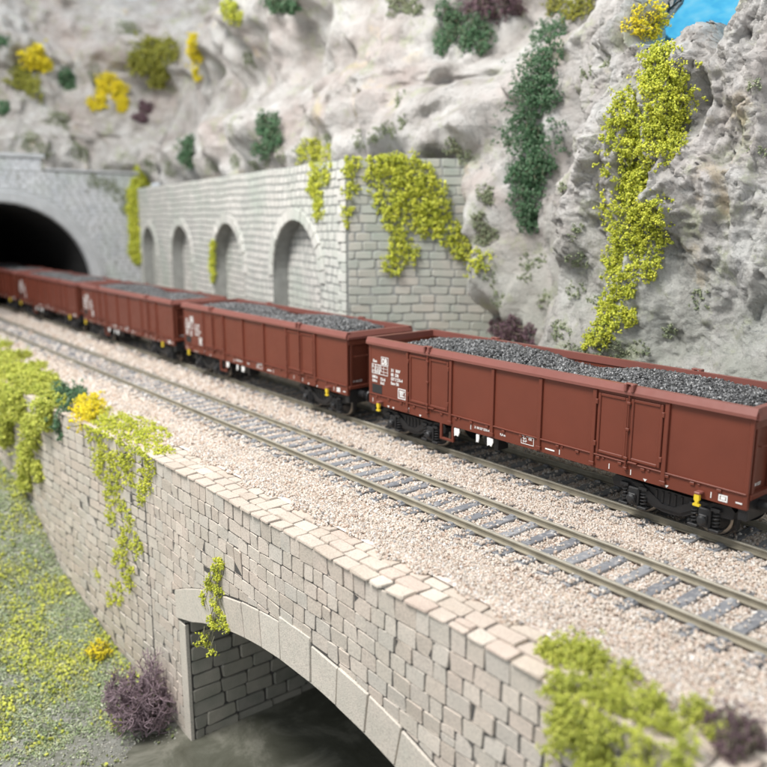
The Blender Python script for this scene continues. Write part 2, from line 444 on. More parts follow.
mr = N(nt, 'ShaderNodeMapRange'); mr.inputs['From Min'].default_value = -9.15; mr.inputs['From Max'].default_value = -8.75; nt.links.new(sx.outputs[2], mr.inputs['Value'])
c = mix(nt, mr.outputs[0], (.34, .33, .29), c)
nt.links.new(c, b.inputs['Base Color']); b.inputs['Roughness'].default_value = .9
bump(nt, b, noi(nt, co, 9, 9, .8), 1.0, .14); M['earth'] = m
xs = np.concatenate([np.arange(-70, -14, .8), np.arange(-14, 6, .1), np.arange(6, 30, .8)]); ys = np.concatenate([np.arange(-60, -16, 1.0), np.arange(-16, -5, .1), np.arange(-5, 6, .5)])
X, Y = np.meshgrid(xs, ys, indexing='ij')
tag(grid_mesh('meadow', X, Y, ground_z(X, Y), M['earth']), kind='structure')

m, nt, b = mat('river_water'); co = coord(nt)
c = ramp(nt, noi(nt, co, .55, 7, .65, dist=.6), [(.3, (.075, .075, .055)), (.5, (.115, .115, .09)), (.62, (.20, .195, .16)), (.75, (.10, .105, .08))]).outputs[0]
nt.links.new(c, b.inputs['Base Color']); b.inputs['Roughness'].default_value = .16; b.inputs['IOR'].default_value = 1.4
bump(nt, b, noi(nt, co, 1.6, 5, .6), .28, .08); M['water'] = m
xs = np.arange(-9, 30, 1.0); ys = np.arange(-60, 9, 1.0); X, Y = np.meshgrid(xs, ys, indexing='ij')
tag(grid_mesh('river_water', X, Y, X*0-9.0, M['water']), kind='structure')

m, nt, b = mat('glowing_painted_sky'); co = coord(nt)
mp = N(nt, 'ShaderNodeMapping'); mp.inputs['Scale'].default_value = (1, 1, 2.2); mp.inputs['Rotation'].default_value = (0, .5, 0); nt.links.new(co, mp.inputs[0])
c = ramp(nt, noi(nt, mp.outputs[0], 1.1, 6, .6, dist=.5), [(.3, (.07, .47, .78)), (.5, (.13, .60, .90)), (.72, (.30, .74, .93))]).outputs[0]
nt.links.new(c, b.inputs['Base Color']); nt.links.new(c, b.inputs['Emission Color']); b.inputs['Emission Strength'].default_value = .62; b.inputs['Roughness'].default_value = .5  # backdrop board is no lamp; glow added to brighten its blue
bump(nt, b, noi(nt, mp.outputs[0], 5, 5, .6), .12, .02); M['sky'] = m
sb = MB(); sb.box(-26, 30, 13.0, 13.3, -1, 34); sky = sb.build('sky', M['sky']); tag(sky, kind='structure')
mb = MB()
def peak(px, pz, w, h):
    pts = [(px-w, pz)]
    for k in range(9):
        t = -1+2*(k+.5)/9; pts.append((px+t*w*.9, pz+h*(1-abs(t))**1.1*(1+random.uniform(-.18, .18))))
    pts += [(px+w, pz)]; pts += [(px+w, pz-3), (px-w, pz-3)]
    mb.prism(pts, 1, 12.985, 12.999)
peak(2.3, 13.9, .8, .55); peak(1.0, 13.9, .7, .3); peak(3.5, 13.7, .7, .2)
mb.build('painted_mountain', simple('painted_mountain', (.24, .40, .44), .6, bs=.3, var=.4, vscale=4), sky)

# ------------------------------------------------------------------ stone bridge and its wing wall
ZB = -9.7
br = empty('stone_bridge', (5.8, -8.05, -9.4)); tag(br, 'pale cut stone railway bridge with segmental arch and cobbled coping over the river', 'bridge')
def keep(o, par):  # parts are built in world space
    o.parent = par; o.matrix_parent_inverse = Matrix.Translation(-Vector(par.location)) if par.rotation_euler.z == 0 else par.matrix_basis.inverted(); return o
AU, AV, AR0, AR1 = 6.0, -19.5, 16.0, 16.95
XL, XR = -.6, 13.12
arc_v = lambda u, r=AR0: AV+math.sqrt(max(r*r-(u-AU)**2, 0))
def br_clip(poly):
    mx = sum(p[0] for p in poly)/len(poly); my = sum(p[1] for p in poly)/len(poly)
    if XL-.50 < mx < XR and (mx > XL-.02 or my > arc_v(XL, AR0)): return circ_clip(AU, AV, AR1+.03)(poly) if my > arc_v(mx, AR1-.25) else None
    if my < arc_v(XL, AR1): return clip_poly(poly, -1, 0, -(XL-.45)) if mx <= XL else clip_poly(poly, 1, 0, XR+.02)
    return poly
rows = [-.17, -.64]
while rows[-1] > ZB: rows.append(rows[-1]-random.uniform(.34, .41))
rows = rows[::-1]
mb = MB(); masonry(mb, -2.98, 19, rows, .34, .64, bridge_map, .022, .018, br_clip, merge=.035, jit=.011, bev=.011, ch=.028)
keep(mb.build('spandrel_wall', M['stone'], None, fixn=False), br)
mb = MB(); masonry(mb, -44, -3.02, rows, .50, .90, bridge_map, .035, .018, None, merge=.02, jit=.012, bev=.02, ch=.045)
keep(mb.build('wing_wall', M['stone'], None, fixn=False), br)
mb = MB()
us = list(np.arange(-44, -3, 1.0))+[-3.0]; strips(mb, us, lambda u: ZB, lambda u: -.16, bridge_map)
us = [-3, -2, XL]; strips(mb, us, lambda u: ZB, lambda u: -.16, bridge_map)
us = list(np.linspace(XL, XR, 50)); strips(mb, us, lambda u: arc_v(u), lambda u: -.16, bridge_map)
strips(mb, [XR, 19], lambda u: ZB, lambda u: -.16, bridge_map)
us = list(np.arange(-44, -3, 1.0))+[-3, -2, 19]       # bed under the coping
for a, b_ in zip(us[:-1], us[1:]): mb.face([(a, wall_y(a)-.02, -.16), (b_, wall_y(b_)-.02, -.16), (b_, wall_y(b_)+1.10, -.16), (a, wall_y(a)+1.10, -.16)])
keep(mb.build('mortar_core', M['mortar'], None), br)
# voussoirs
mb = MB(); cuts = [-1.14, 2.05, 3.05, 4.0, 4.95]; th = [math.acos((x-AU)/AR1) for x in cuts]
th += [th[-1]-.082]; 
while th[-1] > math.acos((12.95-AU)/AR1): th.append(th[-1]-.064)
for i in range(len(th)-1):
    key = i == 4
    r1 = AR1+(.16 if key else random.uniform(-.03, .03)); g = .0016; a0, a1 = th[i]-g*.6, th[i+1]+g*.6
    n = 4 if i == 0 else 1
    P_ = [(AU+(AR0-.03)*math.cos(a0+(a1-a0)*k/n), AV+(AR0-.03)*math.sin(a0+(a1-a0)*k/n)) for k in range(n+1)]
    Q_ = [(AU+r1*math.cos(a1+(a0-a1)*k/n), AV+r1*math.sin(a1+(a0-a1)*k/n)) for k in range(n+1)]
    if i == 0: P_[0] = (Q_[-1][0]+.01, arc_v(-.9, AR0)+.06)
    block(mb, P_+Q_, bridge_map, .07 if key else .05, .018, .02, .003)
keep(mb.build('arch_ring', M['voussoir'], None, fixn=False), br)
# soffit, abutments
mb = MB(); us = np.linspace(XL, XR, 40)
for a, b_ in zip(us[:-1], us[1:]):
    mb.face([(a, -8.1, arc_v(a)-.02), (b_, -8.1, arc_v(b_)-.02), (b_, 5, arc_v(b_)-.02), (a, 5, arc_v(a)-.02)])
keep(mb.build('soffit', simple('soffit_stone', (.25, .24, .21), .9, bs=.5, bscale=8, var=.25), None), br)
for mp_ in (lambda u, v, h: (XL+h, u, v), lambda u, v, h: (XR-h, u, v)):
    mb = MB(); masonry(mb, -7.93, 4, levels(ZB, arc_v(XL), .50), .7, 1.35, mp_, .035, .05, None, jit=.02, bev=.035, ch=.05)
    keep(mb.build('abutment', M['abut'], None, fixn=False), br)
mb = MB(); s_ = arc_v(XL)
mb.face([(XL, -8.05, ZB), (XL, 5, ZB), (XL, 5, s_), (XL, -8.05, s_)]); mb.face([(XR, -8.05, ZB), (XR, 5, ZB), (XR, 5, s_), (XR, -8.05, s_)])
mb.face([(XL, 5, ZB), (XR, 5, ZB), (XR, 5, -3), (XL, 5, -3)])
keep(mb.build('abutment_core', M['mortar'], None), br)
mb = MB(); mb.box(XL-.42, XL+.035, -8.075, -7.95, ZB, arc_v(XL-.5, AR0)+.10, .012)
keep(mb.build('jamb', M['voussoir'], None), br)
# coping: three rows of setts
mb = MB()
cmap = lambda u, v, h: (u, wall_y(u)-.08+v, -.15+h)
masonry(mb, -44, 19, [0, .40, .80, 1.16], .36, .76, cmap, .03, .04, None, jit=.014, bev=.018, ch=.035, merge=.03)
keep(mb.build('coping', M['coping'], None, fixn=False), br)
mb = MB(); masonry(mb, -44, 19, [-.33, -.155], .42, .9, lambda u, v, h: (u, wall_y(u)-.05-h, v), .04, .04, None, jit=.01, bev=.02, ch=.02)
#keep(mb.build('coping_edge', M['coping'], None, fixn=False), br)

# ------------------------------------------------------------------ arcade retaining wall
C0 = np.array([-7.02, 2.86]); D1 = np.array([-.9877, .1564]); N1 = np.array([-.1564, -.9877])
D2 = np.array([.629, .777]); N2 = np.array([.777, -.629]); WT = 9.42
def am(u, v, h): p = C0+D1*u+N1*h; return (p[0], p[1], v)
def rm(u, v, h): p = C0+D2*u+N2*h; return (p[0], p[1], v)
aw = empty('arcade_retaining_wall', (-7.02, 2.86, -.3)); tag(aw, 'grey brick retaining wall with four blind arches behind the coal train', 'wall')
arches = [(5.45, 2.85, 4.1), (15.3, 2.75, 4.0), (25.1, 2.5, 4.05), (34.1, 2.2, 4.2)]
def aclip(poly):
    mx = sum(p[0] for p in poly)/len(poly)
    for (cu, r, sp_) in arches:
        if abs(mx-cu) < r+1.5: return circ_clip(cu, sp_, r+(.56 if sum(p[1] for p in poly)/len(poly) > sp_ else .02), sp_)(poly)
    return poly
rws = levels(-.35, WT, .37, .05)
mb = MB(); masonry(mb, .02, 37.4, rws, .44, .70, am, .065, .02, aclip, jit=.014, bev=.03, ch=.05)
keep(mb.build('wall_face', M['grey_brick'], None, fixn=False), aw)
mb = MB(); E_ = 1e-3
edges = [0]
for (cu, r, sp_) in arches:
    strips(mb, [edges[-1], cu-r], lambda u: -.35, lambda u: WT, am)
    strips(mb, list(np.linspace(cu-r, cu+r, 25)), lambda u: sp_+math.sqrt(max(r*r-(u-cu)**2, 0)), lambda u: WT, am); edges.append(cu+r)
strips(mb, [edges[-1], 37.5], lambda u: -.35, lambda u: WT, am)
for k in range(40): pass
mb.face([am(0, WT, 0), am(37.5, WT, 0), am(37.5, WT, -4.0), am(0, WT, -4.0)])
strips(mb, [0, 9.0], lambda u: -.35, lambda u: WT, rm); 
keep(mb.build('joint_core', M['brick_joint'], None), aw)
for (cu, r, sp_) in arches:
    mb = MB(); ring_blocks(mb, cu, sp_, r-.02, r+.54, 0, math.pi, 17, am, .09, gap=.03, bev=.03)
    ro = keep(mb.build('arch_ring', M['grey_brick'], None, fixn=False), aw)
    mb = MB(); bm_ = lambda u, v, h: am(u, v, h-.85)
    cl = lambda poly: None if math.hypot(sum(p[0] for p in poly)/len(poly)-cu, max(sum(p[1] for p in poly)/len(poly)-sp_, 0)) > r+.4 else poly
    masonry(mb, cu-r-.1, cu+r+.1, [x for x in rws if x < sp_+r+.3], .42, .75, bm_, .06, .02, cl, jit=.014, bev=.03, ch=.05)
    rp = keep(mb.build('blind_panel', M['grey_brick'], None, fixn=False), aw)
    mb = MB(); strips(mb, [cu-r-.2, cu+r+.2], lambda u: -.35, lambda u: sp_+r+.2, bm_)
    prof = [(cu-r, -.35)]+[(cu-r*math.cos(t), sp_+r*math.sin(t)) for t in np.linspace(0, math.pi, 25)]+[(cu+r, -.35)]
    for p, q_ in zip(prof[:-1], prof[1:]): mb.face([am(p[0], p[1], .02), am(q_[0], q_[1], .02), am(q_[0], q_[1], -.85), am(p[0], p[1], -.85)])
    keep(mb.build('reveal', M['brick_joint'], None), aw)
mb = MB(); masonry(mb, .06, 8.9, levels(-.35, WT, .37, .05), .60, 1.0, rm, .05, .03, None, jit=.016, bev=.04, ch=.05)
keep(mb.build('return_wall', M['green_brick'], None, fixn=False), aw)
mb = MB(); lv = levels(-.35, WT, .43)                               # corner quoins
for i, (z0, z1) in enumerate(zip(lv[:-1], lv[1:])):
    L = .75 if i % 2 else .42
    block(mb, [(-.02, z0+.02), (L, z0+.02), (L, z1-.02), (-.02, z1-.02)], lambda u, v, h: am(u, v, h+.035), .05, .03, .02)
keep(mb.build('corner_quoin', M['grey_brick'], None, fixn=False), aw)

# ------------------------------------------------------------------ tunnel portal
tp = empty('tunnel_portal', (-44, -1.8, -.3)); tag(tp, 'grey brick tunnel portal with wide dark arch swallowing the train', 'tunnel portal')
pm = lambda u, v, h: (-44+h, u, v)
PU, PV, PR = -1.8, 1.75, 6.45
def ptop(u): return 11.45 if -5.05 < u < 1.45 else 10.55
mb = MB()
masonry(mb, -14.0, 8.75, levels(-.35, 10.5, .31, .04), .5, .85, pm, .06, .02, circ_clip(PU, PV, PR+1.15, PV), jit=.012, bev=.02, ch=.04)
masonry(mb, -5.05, 1.45, [10.55, 10.85, 11.15, 11.45], .5, .85, pm, .03, .04, None, jit=.012, bev=.03, ch=.03)
keep(mb.build('wall_face', M['portal_stone'], None, fixn=False), tp)
mb = MB()
strips(mb, [-14, PU-PR], lambda u: -.35, lambda u: 10.5, pm)
us = list(np.linspace(PU-PR, PU+PR, 41)); strips(mb, us, lambda u: PV+math.sqrt(max(PR*PR-(u-PU)**2, 0)), lambda u: 10.5, pm)
strips(mb, [PU+PR, 9.0], lambda u: -.35, lambda u: 10.5, pm); strips(mb, [-5.05, 1.45], lambda u: 10.5, lambda u: 11.45, pm)
mb.face([(-44, -14, 10.5), (-44, 9, 10.5), (-48, 9, 10.5), (-48, -14, 10.5)])
keep(mb.build('joint_core', M['brick_joint'], None), tp)
mb = MB(); mb.box(-44.8, -43.78, -5.3, 1.7, 11.46, 11.78, .04); mb.box(-44.8, -43.82, 1.72, 9.0, 10.56, 10.76, .04); mb.box(-44.8, -43.82, -14, -5.32, 10.56, 10.76, .04)
keep(mb.build('parapet_coping', M['portal_ring'], None), tp)
mb = MB(); n = 48                                                    # moulded arch ring
prof = [(PR, -.6), (PR, .10), (PR+.12, .20), (PR+.75, .24), (PR+.85, .13), (PR+1.1, .13), (PR+1.15, -.05)]
def sect(t): return [pm(PU+r*math.cos(t), PV+r*math.sin(t), h) for r, h in prof]
ang = list(np.linspace(0, math.pi, n))
S = [[pm(PU+r, -.35, h) for r, h in prof]]+[sect(t) for t in ang]+[[pm(PU-r, -.35, h) for r, h in prof]]
for a, b_ in zip(S[:-1], S[1:]):
    for k in range(len(prof)-1): mb.face([a[k], a[k+1], b_[k+1], b_[k]])
keep(mb.build('arch_ring', M['portal_ring'], None), tp)
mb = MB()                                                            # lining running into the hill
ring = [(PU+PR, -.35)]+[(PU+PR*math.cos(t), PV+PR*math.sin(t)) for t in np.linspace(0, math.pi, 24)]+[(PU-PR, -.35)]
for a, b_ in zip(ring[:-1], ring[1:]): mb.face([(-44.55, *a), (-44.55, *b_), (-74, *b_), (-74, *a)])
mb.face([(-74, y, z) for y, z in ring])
keep(mb.build('tunnel_lining', M['lining_black'], None), tp)

# ------------------------------------------------------------------ cliff
def cliff():
    pts = np.array(CLIFF_PATH, float)
    # smooth Catmull-Rom through the plan
    out = []
    for i in range(len(pts)-1):
        p0, p1, p2, p3 = pts[max(i-1, 0)], pts[i], pts[i+1], pts[min(i+2, len(pts)-1)]
        for t in np.linspace(0, 1, 24, endpoint=False):
            out.append(.5*((2*p1)+(-p0+p2)*t+(2*p0-5*p1+4*p2-p3)*t*t+(-p0+3*p1-3*p2+p3)*t**3))
    out = np.array(out); L = np.concatenate([[0], np.cumsum(np.linalg.norm(np.diff(out, axis=0), axis=1))])
    # finer steps where the camera is near
    s = [0]
    while s[-1] < L[-1]:
        x = np.interp(s[-1], L, out[:, 0]); y = np.interp(s[-1], L, out[:, 1])
        d = math.hypot(x-20, y+17); s.append(s[-1]+np.clip(d*.0026, .055, .2))
    s = np.array(s[:-1]); bx = np.interp(s, L, out[:, 0]); by = np.interp(s, L, out[:, 1])
    tx, ty = np.gradient(bx, s), np.gradient(by, s)
    k = np.exp(-np.linspace(-2, 2, 41)**2); k /= k.sum()
    sm = lambda a: np.convolve(np.pad(a, 20, 'edge'), k, 'valid')
    tx, ty = sm(tx), sm(ty); n_ = np.hypot(tx, ty); nx, ny = -ty/n_, tx/n_     # towards the viewer
    zrow = np.concatenate([np.linspace(0, 14, 235)[:-1], np.linspace(14, 27, 90)]); nv = len(zrow)
    # skyline
    top = np.interp(bx, [-60, 2.0, 2.9, 3.7, 4.5, 5.6, 6.2, 6.8, 7.3, 7.8, 8.1, 8.6, 10, 40], [27, 25, 18, 13.0, 12.3, 12.0, 12.1, 12.6, 12.4, 11.7, 11.9, 15.5, 18, 18])
    top = top+.45*noise(np.stack([s*1.4, s*0, s*0], -1), 91)+.2*noise(np.stack([s*4.1, s*0, s*0], -1), 92)
    top = np.where(by > 9.4, 27, top)
    zb = np.where(bx < -42.5, 9.9, -.6)
    Zr = zb[:, None]+(27-zb)[:, None]*(zrow/27)[None]
    over = np.clip(Zr-top[:, None], 0, 40); Zs = np.minimum(Zr, top[:, None])+np.minimum(over, 1)*.12-np.clip(over-1.2, 0, 6)*1.0
    S = np.repeat(s[:, None], nv, 1)
    X = np.repeat(bx[:, None], nv, 1); Y = np.repeat(by[:, None], nv, 1); NX = np.repeat(nx[:, None], nv, 1); NY = np.repeat(ny[:, None], nv, 1)
    near = 1/(1+np.exp(-(X-1.0)*1.2))                                 # right-hand cliff weight
    zl = Zs+1.2*noise(np.stack([X*.12, Y*.12, X*0], -1), 77)
    shelf = np.interp(zl, [0, 9.4, 10.5, 12.5, 14.0, 15.0, 18.0, 19.6, 20.5, 27], [0, 0, .0, -.5, -2.6, -3.4, -3.6, -2.6, -2.4, -8])
    D = -Zs*.10*near+shelf*(1-near)
    D = D-np.minimum(over, 1.4)*.8-.75*np.exp(-np.clip(top[:, None]-Zr, 0, 9)/.45)
    P = np.stack([X+NX*D, Y+NY*D, Zs], -1)
    for (px, py, pz, r, a, zs) in BULGES:
        d2 = ((P[..., 0]-px)**2+(P[..., 1]-py)**2+((P[..., 2]-pz)/zs)**2)/r**2; D = D+a*np.exp(-d2*1.2)
    P = np.stack([X+NX*D, Y+NY*D, Zs], -1)
    W = P+np.stack([fbm(P*.35, 2, 50), fbm(P*.35, 2, 51), fbm(P*.35, 2, 52)], -1)*.5
    big = fbm(W*np.array([.25, .25, .2]), 3, 60)*(1.3+.7*(1-near))+np.clip(fbm(W*np.array([.5, .5, .32]), 2, 61), -.5, .25)*1.3
    dome = np.exp(-((P[..., 0]+2.5)**2+(P[..., 1]-4.5)**2+(P[..., 2]-11)**2)/9.0)
    kN = .35*(1-.6*dome)+.75*near*np.clip((Zs-4.5)/4, .12, 1)
    rough = np.clip(fbm(W*np.array([.8, .8, .4]), 3, 62), -.7, .2)*.65+fbm(P*2.2, 5, 64, gain=.62)*.12-np.abs(fbm(W*np.array([.8, .8, .18]), 2, 68))*.9-np.clip(np.abs(fbm(W*np.array([1.2, 1.2, .8]), 3, 69))*-1+.08, 0, 1)*1.6
    pits = -np.clip(fbm(W*np.array([1.3, 1.3, .7]), 4, 66, gain=.65)-.46, 0, 1)*.9*near+near*(np.floor(fbm(W*np.array([.7, .7, .45]), 3, 74)*4)/4)*.42+fbm(P*6, 3, 75, gain=.6)*.045
    D = D+big*(.8-.4*near)+(rough+pits)*kN
    D = D-(.9*(1-near)*np.clip(1-(Zs-9)/2.5, 0, 1))
    V = np.stack([X+NX*D, Y+NY*D, Zs], -1)
    return V
BULGES = [
    (-4.0, 6.2, 10.8, 3.0, 3.3, .8), (-5, 8.5, 16.5, 2.6, -2.2, .7), (-2.6, 7.2, 7.4, 1.6, 1.2, 1.0), (-2.0, 7.4, 4.0, 1.7, 1.5, 1.6),      # pale dome beside the arcade corner
    (-6.0, 7.0, 15.2, 3.0, -2.0, .8),     # bowl above the dome
    (-14.0, 8.0, 14.0, 2.2, 1.4, 2.2),    # pillar
    (-27, 11, 19.0, 5.0, 2.6, .5), (-22, 9.0, 12.0, 3.0, 1.4, .7),
    (-38, 11.5, 12.0, 3.0, 1.2, .5), (-47, 4, 14, 4.0, 1.5, .6), (-47, -3, 21, 5, 2.0, .5),
    (1.2, 5.5, 8.5, 1.3, -1.3, 3.5),      # gully
    (4.0, 3.2, 9.5, 1.9, .7, 2.2),        # horn left of the big ivy
    (3.6, 3.0, 2.6, 2.2, .75, 1.0),       # pale boulder at the foot
    (8.2, 3.0, 7.9, 1.7, .75, .7),        # overhang
    (8.5, 3.2, 4.6, 1.9, -.75, 1.0),      # recess under it
    (7.4, 3.6, 11.3, .9, .5, 1.0),
]
m, nt, b = mat('cliff_plaster'); co = coord(nt)
c = ramp(nt, noi(nt, co, .55, 8, .65, dist=.4), [(.28, (.34, .31, .285)), (.42, (.52, .485, .455)), (.55, (.66, .635, .605)), (.72, (.76, .75, .73))]).outputs[0]
f = ramp(nt, noi(nt, co, .22, 5, .6), [(.5, (0, 0, 0)), (.68, (1, 1, 1))]).outputs[0]
c = mix(nt, f, c, mix(nt, .5, c, (.55, .43, .39)))                      # pinkish washes
sx = nt.nodes.new('ShaderNodeSeparateXYZ'); nt.links.new(co, sx.inputs[0])
mr = N(nt, 'ShaderNodeMapRange'); mr.inputs['From Min'].default_value = 8.5; mr.inputs['From Max'].default_value = 3.0; nt.links.new(sx.outputs[2], mr.inputs['Value'])
f2 = ramp(nt, noi(nt, co, .5, 5, .6), [(.30, (0, 0, 0)), (.5, (1, 1, 1))]).outputs[0]
mm = nt.nodes.new('ShaderNodeMath'); mm.operation = 'MULTIPLY'; nt.links.new(mr.outputs[0], mm.inputs[0]); nt.links.new(f2, mm.inputs[1])
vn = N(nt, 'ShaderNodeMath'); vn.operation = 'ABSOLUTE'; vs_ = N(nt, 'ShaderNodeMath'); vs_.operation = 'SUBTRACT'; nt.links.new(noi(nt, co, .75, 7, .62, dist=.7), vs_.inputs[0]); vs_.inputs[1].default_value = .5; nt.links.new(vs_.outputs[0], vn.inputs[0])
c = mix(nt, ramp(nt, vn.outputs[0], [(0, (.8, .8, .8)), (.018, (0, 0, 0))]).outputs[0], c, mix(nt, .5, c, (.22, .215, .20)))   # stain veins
c = mix(nt, mm.outputs[0], c, mix(nt, .7, c, (.40, .42, .36)))                     # grey green wash low down
f3 = ramp(nt, noi(nt, co, .8, 8, .7), [(.545, (0, 0, 0)), (.63, (1, 1, 1))]).outputs[0]
c = mix(nt, f3, c, mix(nt, .45, c, (.42, .46, .25)))                    # thin green flocking
f5 = ramp(nt, noi(nt, co, .42, 6, .6, dist=.3), [(.62, (0, 0, 0)), (.70, (1, 1, 1))]).outputs[0]
c = mix(nt, f5, c, mix(nt, .5, c, (.72, .58, .36)))                     # ochre washes
f4 = ramp(nt, noi(nt, co, 1.7, 8, .75, dist=.8), [(.60, (0, 0, 0)), (.70, (1, 1, 1))]).outputs[0]
c = mix(nt, f4, c, mix(nt, .8, c, (.13, .145, .15)))                    # dark washes
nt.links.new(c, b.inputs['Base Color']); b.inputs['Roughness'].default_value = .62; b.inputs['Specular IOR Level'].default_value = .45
n1 = bump(nt, b, noi(nt, co, 2.6, 9, .72), .9, .24)
bump(nt, b, noi(nt, co, 16, 6, .75), .8, .05, n1); M['cliff'] = m
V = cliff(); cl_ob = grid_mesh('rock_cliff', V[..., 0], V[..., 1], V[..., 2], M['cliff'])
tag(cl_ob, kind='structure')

# ------------------------------------------------------------------ railway tracks
def rail_prof(yc): return [(yc-.075, -.165), (yc+.075, -.165), (yc+.075, -.148), (yc+.02, -.13), (yc+.02, -.055), (yc+.043, -.04), (yc+.043, -.008), (yc+.036, 0), (yc-.036, 0), (yc-.043, -.008), (yc-.043, -.04), (yc-.02, -.055), (yc-.02, -.13), (yc-.075, -.148)]
SL = .62
def track(yc, label, ph):
    t = empty('railway_track', (0, yc, -.16)); tag(t, label, 'railway track')
    for s in (-1, 1):
        yr = s*.75
        mb = MB(); pr_ = rail_prof(yr); mb.prism(pr_, 0, -72, 26)
        r = mb.build('rail', M['rail_side'], t); r.location = (0, 0, .16)
        mb = MB(); mb.prism([(yr-.040, -.004), (yr+.040, -.004), (yr+.034, .004), (yr-.034, .004)], 0, -72, 26)
        h = mb.build('rail_head', M['rail_top'], r)
    first = None
    for k in range(100):
        x = 17.3-ph-k*SL
        if first is None:
            mb = MB(); mb.box(-.13, .13, -1.28, 1.28, -.14, -.002, .015)
            for s in (-1, 1):
                for q in (-1, 1): mb.box(-.075, .075, s*.75+q*.135-.045, s*.75+q*.135+.045, -.01, .045, .012)
                mb.box(-.1, .1, s*.75-.2, s*.75+.2, -.01, .014, .006)
            first = o = mb.build('sleeper', M['sleeper'], t)
        else: o = first.copy(); sc.collection.objects.link(o); o.parent = t
        o.location = (x+random.gauss(0, .008), 0, 0); o.rotation_euler = (0, 0, random.gauss(0, .006))
    return t
track(-3.826, 'empty railway track with grey sleepers between bridge coping and train', .02)
track(0, 'railway track under the coal wagons beside the cliff', .3)

# loose ballast
def stones():
    def region(x0, x1, dens, size):
        n = int((x1-x0)*12.8*dens); x = rng.uniform(x0, x1, n); y = rng.uniform(-8.6, 4.2, n)
        return x, y, size*rng.uniform(.6, 1.25, n)
    xs, ys, ss = [], [], []
    for a in ((7, 19, 640, .038), (-2, 7, 430, .045), (-10, -2, 230, .058), (-20, -10, 100, .085), (-44, -20, 40, .12)):
        x, y, s = region(*a); xs.append(x); ys.append(y); ss.append(s)
    x, y, s = map(np.concatenate, (xs, ys, ss))
    wy = np.interp(x, [-60, -30, -12, -5, -2, 40], [-10.3, -9.45, -8.62, -8.2, -8.05, -8.05])
    far = np.where(x < -7, 2.86+(-7.02-x)*.158-.1, 4.2)
    lim = wy+.95+.10*np.sin(x*2.1)+.12*np.sin(x*5.3+1)
    ok = (y > lim) & (y < far)
    z = -.235+rng.uniform(-.01, .03, len(x))
    sleeper = np.zeros(len(x), bool); onrail = np.zeros(len(x), bool)
    for yc, ph in ((-3.826, .02), (0, .3)):
        dy = np.abs(y-yc); k = (17.3-ph-x)/SL; fr = np.abs(k-np.round(k))*SL
        inn = dy < 1.28
        sl = inn & (fr < .13+s*.5)
        drop = rng.uniform(size=len(x)) < np.where(dy < .95, .93, .62)
        sleeper |= sl & drop
        z = np.where(sl & ~drop, -.145, z)
        z = np.where(inn & ~sl & (dy < .68), z+rng.uniform(-.01, .025, len(x)), z)
        onrail |= np.abs(dy-.75) < .085+s*.6
        z = np.where((dy > 1.0) & (dy < 1.5), z+.03, z)
    ok &= ~sleeper & ~onrail
    z = z+.17*np.exp(-((y-wy-1.15)/.55)**2)
    z = z+.03*noise(np.stack([x*.9, y*1.4, x*0], -1), 9)
    P = np.stack([x, y, z], -1)[ok]
    return P, s[ok]
P, s = stones()
tag(chips('ballast_stones', P, s, M['ballast'], jit=.2, base='oct', flat=(1.1, .9, .8)), kind='stuff')
print('stones', len(P))
# ------------------------------------------------------------------ open coal wagons
WL, WW, HB, HT, LEDGE = 6.4, 1.404, .985, 3.2, 1.335
EE, DD = 1.944, 1.939; MM = (12.8-2*EE-2*DD)/3
def text_mesh(lines, size, name, mat, parent, x, z, y=-WW-.007, leading=1.12, sx=1.0, bold=.012):
    cu = bpy.data.curves.new('t', 'FONT'); cu.body = "\n".join(lines); cu.size = size; cu.space_line = leading*.85; cu.offset = bold*size*1.2
    cu.resolution_u = 2; cu.extrude = .002
    to = bpy.data.objects.new('t', cu); sc.collection.objects.link(to)
    dg = bpy.context.evaluated_depsgraph_get(); dg.update()
    me = bpy.data.meshes.new_from_object(to.evaluated_get(dg)); bpy.data.objects.remove(to)
    for v in me.vertices: v.co = (v.co.x*sx, -v.co.z, v.co.y)
    me.materials.clear(); me.materials.append(mat)
    o = bpy.data.objects.new(name, me); o.location = (x, y, z); link(o, parent); return o
